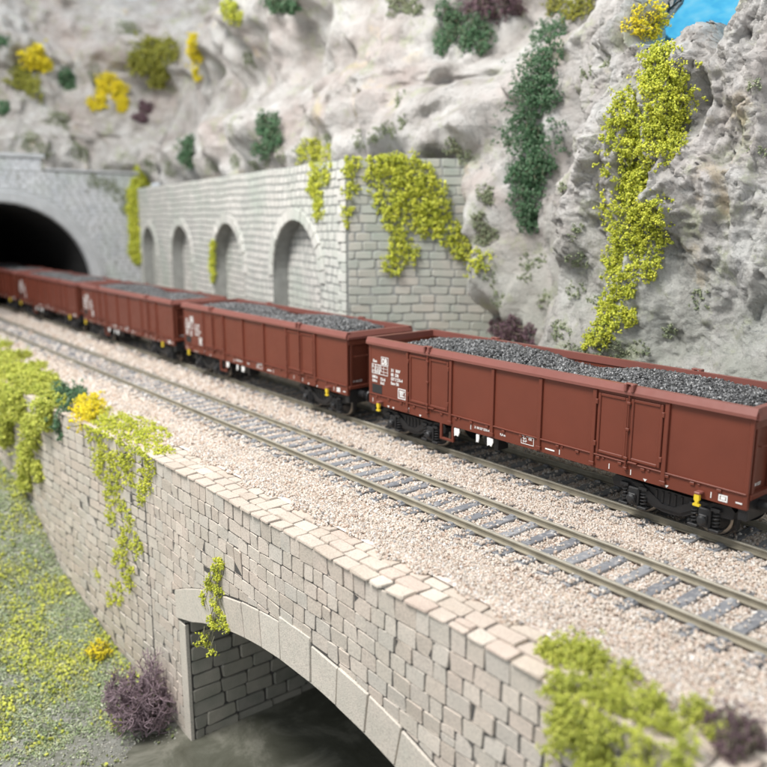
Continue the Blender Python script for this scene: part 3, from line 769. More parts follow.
def make_wagon():
    t = empty('coal_wagon')
    # shell: side sheets, floor, ends
    mb = MB()
    for s in (-1, 1):
        a, b_ = sorted((s*WW, s*(WW-.06))); mb.box(-WL, WL, a, b_, LEDGE, HT-.2)
    mb.box(-WL+.06, WL-.06, -WW+.06, WW-.06, 1.15, 1.24)
    mb.build('side_panels', M['brown'], t)
    mb = MB()                                                        # sole bar with its stepped ledge
    for s in (-1, 1):
        a, b_ = sorted((s*(WW+.006), s*(WW-.12))); mb.box(-WL, WL, a, b_, HB, LEDGE-.012, .008)
        a, b_ = sorted((s*(WW+.05), s*(WW-.1))); mb.box(-WL+.02, WL-.02, a, b_, LEDGE-.012, LEDGE+.022, .01)
        k = 0
        for x0 in np.arange(-WL+.35, WL-.2, .62):                     # small lashing lugs on the ledge
            if s > 0: continue
            k += 1; mb.box(x0, x0+.11, -WW-.045, -WW, LEDGE-.1, LEDGE-.03, .01)
            if k % 2: mb.box(x0+.18, x0+.24, -WW-.04, -WW, LEDGE-.07, LEDGE-.03, .01)
    mb.build('sole_bar', M['brown'], t)
    # rim
    sec = [(WW+.10, HT-.22), (WW+.105, HT-.15), (WW+.035, HT), (WW-.09, HT), (WW-.09, HT-.2), (WW-.02, HT-.22)]
    mb = MB()
    for s in (-1, 1):
        mb.prism([(s*y, z) for y, z in sec], 0, -WL-.06, WL+.06)
    mb.build('top_rim', M['brown_lit'], t)
    for s in (-1, 1):
        mb = MB(); sc2 = [(s*(WL+.10), HT-.25), (s*(WL+.105), HT-.17), (s*(WL+.03), HT-.004), (s*(WL-.11), HT-.004), (s*(WL-.11), HT-.22), (s*(WL-.02), HT-.25)]
        base = [(x, z) for x, z in sc2]
        def P(p, a): return (p[0], a, p[1])
        n = len(base); v = [P(p, -WW-.02) for p in base]+[P(p, WW+.02) for p in base]
        F = [tuple(range(n)), tuple(range(n, 2*n))]+[(i, (i+1) % n, n+(i+1) % n, n+i) for i in range(n)]
        mb.raw(v, F); mb.build('end_rim', M['brown_lit'], t)
    # posts
    pxs = [-WL+EE, -WL+EE+DD, -WL+EE+DD+MM, -WL+EE+DD+2*MM, -WL+EE+DD+3*MM, -WL+EE+2*DD+3*MM]
    for s in (-1, 1):
        for x in pxs+[-WL+.04, WL-.04]:
            e = abs(x) > WL-.1; w = .05 if e else .055; pr_ = .018 if e else .06
            mb = MB(); a, b_ = sorted((s*(WW+pr_), s*(WW-.03))); mb.box(x-w, x+w, a, b_, HB+.10 if not e else HB+.02, HT-.24, .012)
            if not e:
                a, b_ = sorted((s*(WW+pr_+.012), s*(WW-.03))); mb.box(x-w-.02, x+w+.02, a, b_, HB+.06, HB+.16, .01)
            mb.build('side_post', M['brown'], t)
    # doors: two leaves per opening
    for s in (-1, 1):
        for x0 in (pxs[0], pxs[4]):
            for k in (0, 1):
                a0 = x0+.10+k*(DD/2-.06); a1 = a0+DD/2-.14; z0, z1 = LEDGE+.07, HT-.31
                mb = MB(); Y0, Y1 = s*WW, s*(WW+.018)
                a, b_ = sorted((s*(WW-.02), s*(WW+.015))); mb.box(a0, a1, a, b_, z0, z1, .004)
                a, b_ = sorted((s*(WW-.01), s*(WW+.048)))
                f = .075
                mb.box(a0, a0+f, a, b_, z0, z1, .014); mb.box(a1-f, a1, a, b_, z0, z1, .014)
                mb.box(a0+f+.001, a1-f-.001, a, b_, z0, z0+f, .014); mb.box(a0+f+.001, a1-f-.001, a, b_, z1-f, z1, .014)
                dr = mb.build('door', M['brown'], t)
                for zz in (z0+.22, z1-.22):
                    mb = MB(); xh = a0-.02 if k == 0 else a1+.02
                    a, b_ = sorted((s*(WW+.0), s*(WW+.085))); mb.box(xh-.035, xh+.035, a, b_, zz-.06, zz+.06, .01); mb.build('hinge', M['brown'], dr)
            xc = x0+DD/2
            mb = MB(); mb.tube([(xc, s*(WW+.065), HB+.17), (xc, s*(WW+.065), HT-.2)], .022, 8)
            for zz in (HB+.22, LEDGE+.12, 2.15, HT-.42):
                a, b_ = sorted((s*(WW), s*(WW+.10))); mb.box(xc-.05, xc+.05, a, b_, zz-.035, zz+.035, .012)
            a, b_ = sorted((s*WW, s*(WW+.09))); mb.box(xc+.06, xc+.30, a, b_, LEDGE+.02, LEDGE+.06, .01)
            mb.build('door_latch_rod', M['brown'], t)
            mb = MB(); a, b_ = sorted((s*(WW-.02), s*(WW+.15))); mb.box(xc-.13, xc-.055, a, b_, HT-.14, HT+.045, .015); mb.box(xc+.055, xc+.13, a, b_, HT-.14, HT+.045, .015)
            mb.box(xc-.14, xc+.14, *sorted((s*(WW-.02), s*(WW+.10))), HT+.02, HT+.05, .01); mb.build('rim_bracket', M['brown_lit'], t)
    # ends
    for s in (-1, 1):
        def xb(a, b_): return sorted((s*a, s*b_))
        mb = MB(); mb.box(*xb(WL-.16, WL-.10), -WW+.06, WW-.06, HB+.28, HT-.2)
        en = mb.build('end_panel', M['brown_shade'], t)
        mb = MB()
        for y in (-WW+.17, -.42, .42, WW-.17): mb.box(*xb(WL-.1, WL+.02), y-.055, y+.055, HB+.3, HT-.26, .012)
        mb.box(*xb(WL-.1, WL+.03), -WW+.03, WW-.03, HT-.46, HT-.27, .02)
        mb.build('end_post', M['brown_shade'], en)
        mb = MB(); mb.box(*xb(WL-.12, WL+.05), -WW+.05, WW-.05, HB+.22, HB+.34, .015); mb.build('head_stock', M['brown'], t)
        mb = MB()
        for y0, y1 in ((-WW+.25, -.5), (.5, WW-.25)): mb.tube([(s*(WL-.08), y0, 2.35), (s*(WL+.06), y0, 2.35), (s*(WL+.06), y1, 2.35), (s*(WL-.08), y1, 2.35)], .018, 6)
        mb.build('grab_rail', M['brown'], t)
        o = text_mesh(["31 80 537"], .1, 'end_number', M['white'], t, 0, 0); o.rotation_euler = (0, 0, R(90 if s > 0 else -90)); o.location = (s*(WL-.093), -s*1.1, HB+.42)
        for y in (-.875, .875):
            bf = MB(); 
            bf.lathe([(0, 0), (.12, 0), (.12, s*.34), (.085, s*.34), (.085, s*.54), (.21, s*.56), (.225, s*.60), (.0, s*.63)], (s*(WL+.0), y, 1.02), 'x', 20); bf.build('buffer', M['dark'], t, smooth=False)
        mb = MB(); mb.box(*xb(WL+.0, WL+.42), -.10, .10, .80, .96, .03); mb.box(*xb(WL+.30, WL+.60), -.18, .18, .72, .92, .03)
        mb.tube([(s*(WL+.1), .3, .9), (s*(WL+.25), .3, .6), (s*(WL+.4), .25, .5)], .035, 6); mb.tube([(s*(WL+.1), -.3, .9), (s*(WL+.25), -.32, .62), (s*(WL+.42), -.25, .52)], .035, 6)
        mb.build('coupler', M['dark'], t)
        mb = MB(); mb.box(*xb(WL-.22, WL-.0), -WW+.06, WW-.06, .72, HB+.2, .02); mb.build('buffer_beam', M['dark'], t)
    # underframe
    mb = MB(); mb.box(-WL+.3, WL-.3, -.22, .22, .72, 1.12, .02); mb.box(-WL+.2, WL-.2, -WW+.2, WW-.2, 1.0, 1.14)
    for x in (-1.6, -.5, .6, 1.7): mb.box(x-.05, x+.05, -1.15, 1.15, .86, 1.06, .01)
    for s in (-1, 1): mb.tube([(-2.4, s*.5, .68), (2.4, s*.5, .68)], .04, 6)
    mb.build('underframe', M['dark'], t)
    mb = MB(); mb.lathe([(0, -.55), (.17, -.52), (.21, -.42), (.21, .42), (.17, .52), (0, .55)], (.55, -.3, .84), 'x', 18); mb.build('air_tank', M['dark'], t, smooth=True)
    mb = MB(); mb.box(-1.55, -1.25, -1.0, -.6, .58, .95, .03); mb.box(-1.0, -.85, -1.15, -.7, .55, .9, .02); mb.build('brake_gear', M['dark'], t)
    for s in (1,):                                                   # step hanging below the sole bar
        mb = MB(); Y = sorted((s*(WW-.02), s*(WW-.09))); x0 = s*(WL-3.98)
        for x in (x0-.26, x0+.26): mb.box(x-.045, x+.045, *Y, .46, HB+.02, .01)
        mb.box(x0-.214, x0+.214, *Y, .46, .53, .01); mb.box(x0-.30, x0+.30, *sorted((s*(WW-.19), s*(WW-.01))), .455, .485, .008); 
        if s > 0: pass
        mb.build('step', M['brown'], t)
    mb = MB(); x0 = -WL+3.72; Y = (-WW-.01, -WW+.06)
    for x in (x0-.25, x0+.25): mb.box(x-.045, x+.045, *Y, .50, HB+.02, .01)
    mb.box(x0-.204, x0+.204, *Y, .50, .57, .01); mb.build('step', M['brown'], t)
    # brake changeover plates and yellow handles
    for x, w in ((-WL+4.17, .105), (-WL+5.02, .055), (-WL+5.5, .11)):
        mb = MB(); mb.prism([(x-w, HB-.02), (x+w, HB-.02), (x+w*1.1, HB-.12), (x+w*.5, HB-.25), (x-w*.2, HB-.22), (x-w*.9, HB-.26)], 1, -WW-.03, -WW+.0)
        mb.build('brake_plate', M['white'], t)
    for x in (-WL+.66, WL-1.02):
        mb = MB(); zc = HB+.04; mb.prism([(x+.75*a, zc+.8*b_) for a, b_ in ((-.075, .10), (.075, .10), (.085, -.04), (.04, -.10), (.045, -.15), (.11, -.17), (.10, -.225), (-.10, -.225), (-.11, -.17), (-.045, -.15), (-.04, -.10), (-.085, -.04))], 1, -WW-.19, -WW-.12)
        mb.build('pull_handle', M['yellow_plastic'], t)
        mb = MB(); mb.box(x-.07, x+.07, -WW-.195, -WW+.0, HB+.125, HB+.18, .012); mb.build('handle_guard', M['brown_lit'], t)
    # bogies
    for bx in (-4.5, 4.5):
        mb = MB()
        for s in (-1, 1):
            Y = sorted((s*1.02, s*1.16))
            top = [(-1.55, .78), (-1.45, .88), (-.4, .83), (0, .84), (.4, .83), (1.45, .88), (1.55, .78)]
            bot = [(1.5, .60), (.72, .55), (.42, .36), (.15, .30), (-.15, .30), (-.42, .36), (-.72, .55), (-1.5, .60)]
            mb.prism([(bx+x, z) for x, z in top+bot], 1, *Y)
            Y2 = sorted((s*1.15, s*1.20))
            mb.prism([(bx+x, z) for x, z in [(-1.0, .84), (-.7, .84), (-.15, .50), (.15, .50), (.7, .84), (1.0, .84), (.75, .66), (.3, .40), (-.3, .40), (-.75, .66)]], 1, *Y2)
            for k in range(5): mb.box(bx-.36+k*.16, bx-.30+k*.16, *sorted((s*1.15, s*1.185)), .52, .80, .008)
        mb.box(bx-.22, bx+.22, -1.02, 1.02, .5, .8, .03); mb.box(bx-1.5, bx-1.4, -1.02, 1.02, .62, .76, .01); mb.box(bx+1.4, bx+1.5, -1.02, 1.02, .62, .76, .01)
        bo = mb.build('bogie', M['dark'], t)
        for wx in (-.9, .9):
            for s in (-1, 1):
                mb = MB(); mb.box(bx+wx-.15, bx+wx+.15, *sorted((s*.98, s*1.25)), .27, .72, .03); mb.box(bx+wx-.10, bx+wx+.10, *sorted((s*1.25, s*1.31)), .34, .58, .02)
                mb.lathe([(0, s*.0), (.10, 0), (.11, s*.04), (.07, s*.08), (0, s*.085)], (bx+wx, s*1.31, .46), 'y', 14)
                mb.build('axle_box', M['dark2'], bo)
                for q in (-1, 1):
                    mb = MB(); pts = []
                    for k in range(60):
                        a = k/60*2*math.pi*5; pts.append((bx+wx+q*.25+.072*math.cos(a), s*1.16+.072*math.sin(a), .30+.40*k/59))
                    mb.tube(pts, .02, 5); mb.box(bx+wx+q*.25-.12, bx+wx+q*.25+.12, *sorted((s*1.03, s*1.27)), .23, .29, .01); mb.box(bx+wx+q*.25-.11, bx+wx+q*.25+.11, *sorted((s*1.03, s*1.26)), .70, .78, .01); mb.build('spring', M['dark2'], bo)
                mb = MB(); y = s*.75
                mb.lathe([(.06, s*.06), (.12, s*.055), (.34, s*.02), (.40, s*.05)], (bx+wx, y, .46), 'y', 40)
                mb.lathe([(.40, s*.05), (.455, s*.045), (.46, -s*.03), (.492, -s*.045), (.492, -s*.075), (.40, -s*.08), (.06, -s*.05)], (bx+wx, y, .46), 'y', 40)
                wl = mb.build('wheel', M['dark'], bo, fixn=True)
                mb = MB(); mb.lathe([(.395, s*.056), (.45, s*.052), (.463, s*.03), (.463, -s*.028)], (bx+wx, y, .463), 'y', 48); mb.build('wheel_tread', M['wheel_metal'], bo, smooth=True)
            mb = MB(); mb.tube([(bx+wx, -1.0, .46), (bx+wx, 1.0, .46)], .07, 10); mb.build('axle', M['dark'], bo)
            mb = MB()
            for s in (-1, 1):
                for q in (-1, 1): mb.box(bx+wx+q*.52-.04, bx+wx+q*.52+.04, *sorted((s*.68, s*.82)), .25, .7, .01)
            mb.build('brake_shoes', M['dark'], bo)
    # lettering on the visible side
    L0 = -WL
    for q, (tx, sx_) in enumerate((("31  RIV", .92), ("80  DB", .80), ("537 3 276-4", .72), ("Eaos 106", .66))):
        text_mesh([tx], .135, 'number_text', M['white'], t, L0+1.12, 2.205-q*.138, sx=sx_*1.2, bold=.022)
    mb = MB(); yy = (-WW-.009, -WW-.004)
    def fr(x0, x1, z0, z1, w=.016):
        mb.box(x0, x1, *yy, z1-w, z1); mb.box(x0, x1, *yy, z0, z0+w); mb.box(x0, x0+w, *yy, z0+w, z1-w); mb.box(x1-w, x1, *yy, z0+w, z1-w)
    fr(L0+.62, L0+.98, 2.36, 2.62)
    fr(L0+.14, L0+.96, 2.02, 2.34)
    for z in (2.12, 2.23): mb.box(L0+.16, L0+.94, *yy, z, z+.012)
    for x in (.34, .52, .74): mb.box(L0+x, L0+x+.012, *yy, 2.04, 2.32)
    fr(L0+1.47, L0+1.85, 1.39, 1.72, .03); mb.box(L0+1.53, L0+1.79, *yy, 1.63, 1.655); mb.box(L0+1.55, L0+1.77, *yy, 1.46, 1.50)
    mb.build('load_table', M['white'], t)
    text_mesh(["DB"], .26, 'owner_mark', M['white'], t, L0+.66, 2.39, sx=.75, bold=.03)
    text_mesh(["Eaos"], .13, 'type_text', M['white'], t, L0+.20, 2.40, sx=.8, bold=.03)
    text_mesh(["A   B   C   D", "    58  66  66", "S  50 58 66"], .098, 'load_text', M['white'], t, L0+.17, 2.245, sx=.9, leading=1.18, bold=.015)
    text_mesh(["24300 kg", "14,04 m"], .125, 'load_text', M['white'], t, L0+.15, 1.87, sx=.62, leading=1.2, bold=.03)
    text_mesh(["72,5 m3", "36 m2"], .125, 'load_text', M['white'], t, L0+.58, 1.84, sx=.62, leading=1.2, bold=.03)
    text_mesh(["REV"], .15, 'inspection_text', M['white'], t, L0+1.55, 1.52, sx=.75, bold=.04)
    mb = MB(); mb.box(L0+.15, L0+.66, -WW-.008, -WW-.003, 1.375, 1.67); mb.build('chalk_board', M['black_print'], t)
    text_mesh(["31 80 537 3276-4"], .095, 'sole_bar_text', M['white'], t, L0+4.88, 1.13, y=-WW-.016, sx=.85, bold=.02)
    text_mesh(["9,0 m"], .09, 'sole_bar_text', M['white'], t, L0+5.86, 1.13, y=-WW-.016, bold=.02)
    text_mesh(["GA   KK", "G-P"], .09, 'sole_bar_text', M['white'], t, L0+6.68, 1.215, y=-WW-.016, bold=.02)
    mb = MB(); yy = (-WW-.016, -WW-.008); fr(L0+6.62, L0+7.06, 1.08, 1.305, .014)
    for x in (.18, 2.0, 4.72, 7.9, 9.4, 10.0, 12.0): mb.box(L0+x, L0+x+.02, *yy, 1.06, 1.19)
    for x in (.95, 1.2, 2.5, 10.35, 10.9): mb.prism([(L0+x, 1.06), (L0+x+.10, 1.06), (L0+x+.05, 1.0)], 1, *yy)
    mb.box(L0+7.45, L0+7.75, *yy, 1.10, 1.135); fr(WL-.62, WL-.42, 1.05, 1.20, .03); mb.box(WL-.57, WL-.47, *yy, 1.09, 1.16); mb.box(WL-.24, WL-.10, *yy, 1.10, 1.13)
    mb.build('sole_bar_mark', M['white'], t)
    return t
def copy_tree(o, parent=None):
    c = o.copy(); sc.collection.objects.link(c); c.parent = parent
    for ch in list(o.children): copy_tree(ch, c)
    return c
WG = 14.04
wag = make_wagon(); wag.location = (6.4, 0, 0)
g = 'brown coal wagons of the train'
tag(wag, 'nearest brown open wagon with crisp white lettering at its left end, rightmost of the train', 'wagon', g)
wlab = ['second brown open wagon from the right, in front of the arcade wall corner', 'third brown open wagon from the right, blurred before the smaller arches',
        'fourth brown open wagon from the right, just outside the tunnel mouth', 'last brown open wagon, half swallowed by the dark tunnel']
wags = [wag]
for k in range(4):
    c = copy_tree(wag); c.location = (6.4-WG*(k+1), 0, 0); c['label'] = wlab[k]; wags.append(c)
# coal heaps
def coal_z(x, y, sd=0):
    X = np.asarray(x); 
    h = 3.07+.16*np.exp(-((X+2.7)/2.0)**2)+.10*np.exp(-((X-3.6)/1.8)**2)-.14*np.exp(-((X-.6)/1.0)**2)
    h = h+.05*noise(np.stack([X*1.3, np.asarray(y)*1.6, X*0+sd], -1), 12)
    h = h-.10*(np.abs(y)/1.3)**2
    h = h-np.clip(-X-5.0, 0, 2)*.55-np.clip(X-5.6, 0, 1)*.25
    return h
def make_coal():
    xs = np.linspace(-WL+.17, WL-.17, 90); ys = np.linspace(-WW+.08, WW-.08, 22); X, Y = np.meshgrid(xs, ys, indexing='ij'); Z = coal_z(X, Y)-.06
    n = 15000; x = rng.uniform(-WL+.22, WL-.22, n); y = rng.uniform(-WW+.12, WW-.12, n); z = coal_z(x, y)+rng.uniform(-.05, .035, n)
    s = rng.uniform(.026, .056, n)
    V = ICO_V[None]*(1+rng.normal(0, .22, (n, 12, 1)).clip(-.5, .5))*np.array((1, .8, .7))
    V = np.einsum('nij,nmj->nmi', rand_rot(n), V)*s[:, None, None]+np.stack([x, y, z], -1)[:, None]
    F = (ICO_F[None]+(np.arange(n)*12)[:, None, None]).reshape(-1, 3); V = V.reshape(-1, 3)
    b0 = len(V); G = np.stack([X, Y, Z], -1).reshape(-1, 3); m_ = 22
    i = (np.arange(89)[:, None]*m_+np.arange(21)[None]).ravel()+b0
    F2 = np.concatenate([np.stack([i, i+m_, i+m_+1], -1), np.stack([i, i+m_+1, i+1], -1)])
    return np_mesh('coal_load', np.concatenate([V, G]), np.concatenate([F, F2]), M['coal'])
cl0 = make_coal(); clab = ['coal heap in the nearest wagon, two humps with a dip between', 'coal heap in the second wagon from the right', 'coal heap in the third wagon from the right',
                          'coal heap in the wagon just outside the tunnel', 'coal heap in the wagon inside the tunnel mouth']
for k, w in enumerate(wags):
    o = cl0 if k == 0 else cl0.copy()
    if k: sc.collection.objects.link(o)
    o.location = w.location; tag(o, clab[k], 'coal heap', 'coal loads of the wagons')
    if k in (1, 3): o.rotation_euler = (0, 0, math.pi)
# ------------------------------------------------------------------ plants (foam foliage and twigs)
def host_tree(names):
    vs, fs = [], []
    for o in sc.objects:
        if o.type == 'MESH' and o.name.split('.')[0] in names:
            mw = o.matrix_world.copy() if o.parent is None else o.parent.matrix_basis @ o.matrix_parent_inverse @ o.matrix_basis
            b0 = len(vs); vs += [tuple(mw @ v.co) for v in o.data.vertices]; fs += [tuple(i+b0 for i in p.vertices) for p in o.data.polygons]
    return BVHTree.FromPolygons(vs, fs)
bpy.context.view_layer.update()
HOST = host_tree({'rock_cliff', 'joint_core', 'mortar_core', 'ballast_ground', 'meadow', 'return_wall', 'coping'})
def leaf_mat(name, cols, rough=.75):
    return island(name, cols, rough, .0, 10, nvar=(1.6, (.78, .82, .75), (1.12, 1.08, 1.05)), spec=.3)
LM = {
    'lime': leaf_mat('lime_foam', [(0, (.38, .42, .05)), (.3, (.54, .57, .06)), (.7, (.68, .68, .10)), (1, (.34, .40, .08))]),
    'moss': leaf_mat('yellow_green_moss', [(0, (.36, .40, .06)), (.4, (.52, .56, .10)), (.8, (.62, .62, .14)), (1, (.30, .34, .09))]),
    'olive': leaf_mat('olive_foam', [(0, (.26, .28, .05)), (.5, (.40, .38, .06)), (1, (.22, .24, .08))]),
    'gold': leaf_mat('golden_foam', [(0, (.80, .62, .02)), (.5, (.95, .80, .05)), (1, (.70, .60, .05))]),
    'green': leaf_mat('dark_green_foam', [(0, (.05, .12, .06)), (.5, (.09, .19, .10)), (.85, (.15, .26, .15)), (1, (.30, .36, .28))]),
    'purple': leaf_mat('purple_foam', [(0, (.11, .06, .085)), (.6, (.17, .10, .13)), (1, (.25, .17, .19))]),
    'turf': leaf_mat('turf_flock', [(0, (.24, .27, .12)), (.4, (.36, .38, .18)), (.8, (.46, .46, .24)), (1, (.24, .28, .16))]),
    'turfgrey': leaf_mat('grey_turf_flock', [(0, (.25, .32, .18)), (.5, (.38, .44, .27)), (.85, (.50, .54, .38)), (1, (.60, .62, .50))]),
    'gravel': leaf_mat('grey_gravel', [(0, (.25, .24, .21)), (.6, (.40, .39, .35)), (1, (.62, .60, .56))]),
    'greygreen': leaf_mat('grey_green_fibre', [(0, (.22, .26, .17)), (.5, (.34, .37, .24)), (1, (.18, .22, .14))]),
}
TW = simple('twig_fibre', (.20, .19, .12), .8)
FINE = .64
def creeper(name, mk, anchors, label, cat, dens=42, size=.075, gaps=-.30, free=0, thick=.32, spread=1.05, clump=5, group=None, flat=(1, .85, .7), dust=0, fibre=True):
    C, Sz, K = [], [], []; size *= FINE; clump += 2
    dd = math.sqrt(sum((Vector(a[:3])-Vector((20, -17, 7))).length for a in anchors)/len(anchors)/20)
    for (x, y, z, r) in anchors:
        n = max(6, int(dens*r*r*math.pi/clump/dd**1.2*7.6))
        for _ in range(n):
            while True:
                q = np.array([random.uniform(-1, 1) for _ in range(3)])
                if q @ q < 1: break
            # uneven outline: keep mostly where a noise field is high
            pt = np.array((x, y, z))+q*r*spread
            if noise(pt[None]*2.1, 90)[0] < gaps+random.uniform(-.15, .15): continue
            co, no, i, d = HOST.find_nearest(Vector(pt))
            if free and z < free and co is not None: co, no, d = Vector(pt), Vector((0, -1, 0)), 0
            if co is None or d > r*2+.3: continue
            if no.dot(Vector((20, -17, 7))-co) < 0: no = -no
            h = abs(random.gauss(0, 1))*thick*r*.9+size*.3
            cc = np.array(co)+np.array(no)*h
            K.append((np.array(co), cc))
            for _ in range(clump):
                C.append(cc+np.array([random.gauss(0, size*1.0*dd**.5) for _ in range(3)])); Sz.append(size*dd**.6*random.uniform(.45, 1.0))
    if not C: return
    o = chips(name, np.array(C), np.array(Sz), LM[mk], jit=.38, flat=flat)
    tag(o, label, cat, group)
    if fibre and K:
        mb = MB()
        for k in range(min(len(K), 170)):
            a, b_ = random.choice(K); c_ = random.choice(K)[1]
            if np.linalg.norm(c_-b_) > .9: c_ = b_+(c_-b_)*.5/np.linalg.norm(c_-b_)
            mb.tube([a, (a+b_)/2+np.random.RandomState(k).normal(0, .03, 3), b_, b_+(c_-b_)*.6], .009, 3, cap=False)
        mb.build('stem', TW, o)
    return o
def twig_bush(name, base, r, h, label, seed=1, m=None, n0=26, depth=5):
    rd = random.Random(seed); mb = MB()
    def grow(p, d, L, rad, k):
        q = p+d*L; mid = p+d*L*.5+Vector([rd.gauss(0, L*.08) for _ in range(3)])
        mb.tube([p, mid, q], [rad, rad*.85, rad*.7], 5, cap=True)
        if k == 0: return
        for _ in range(rd.choice((2, 2, 3))):
            nd = (d+Vector([rd.gauss(0, .62) for _ in range(3)])).normalized()
            # stay inside an egg-shaped crown
            c = Vector(base)+Vector((0, 0, h*.45)); off = q-c
            e = (off.x/r)**2+(off.y/r)**2+(off.z/(h*.58))**2
            if e > 1: nd = (nd-off.normalized()*.5).normalized()
            if e > 1.35: continue
            grow(q, nd, L*rd.uniform(.62, .9), rad*.78, k-1)
    for i in range(n0):
        a = rd.uniform(0, 2*math.pi); t = rd.uniform(0, 1)
        d = Vector((math.cos(a)*t*1.1, math.sin(a)*t*1.1, 1-t*.55)).normalized()
        p = Vector(base)+Vector((math.cos(a)*r*.22*rd.random(), math.sin(a)*r*.22*rd.random(), -.05))
        grow(p, d, h*rd.uniform(.16, .28), .045, depth)
    o = mb.build(name, m, None, fixn=False); tag(o, label, 'bush'); return o
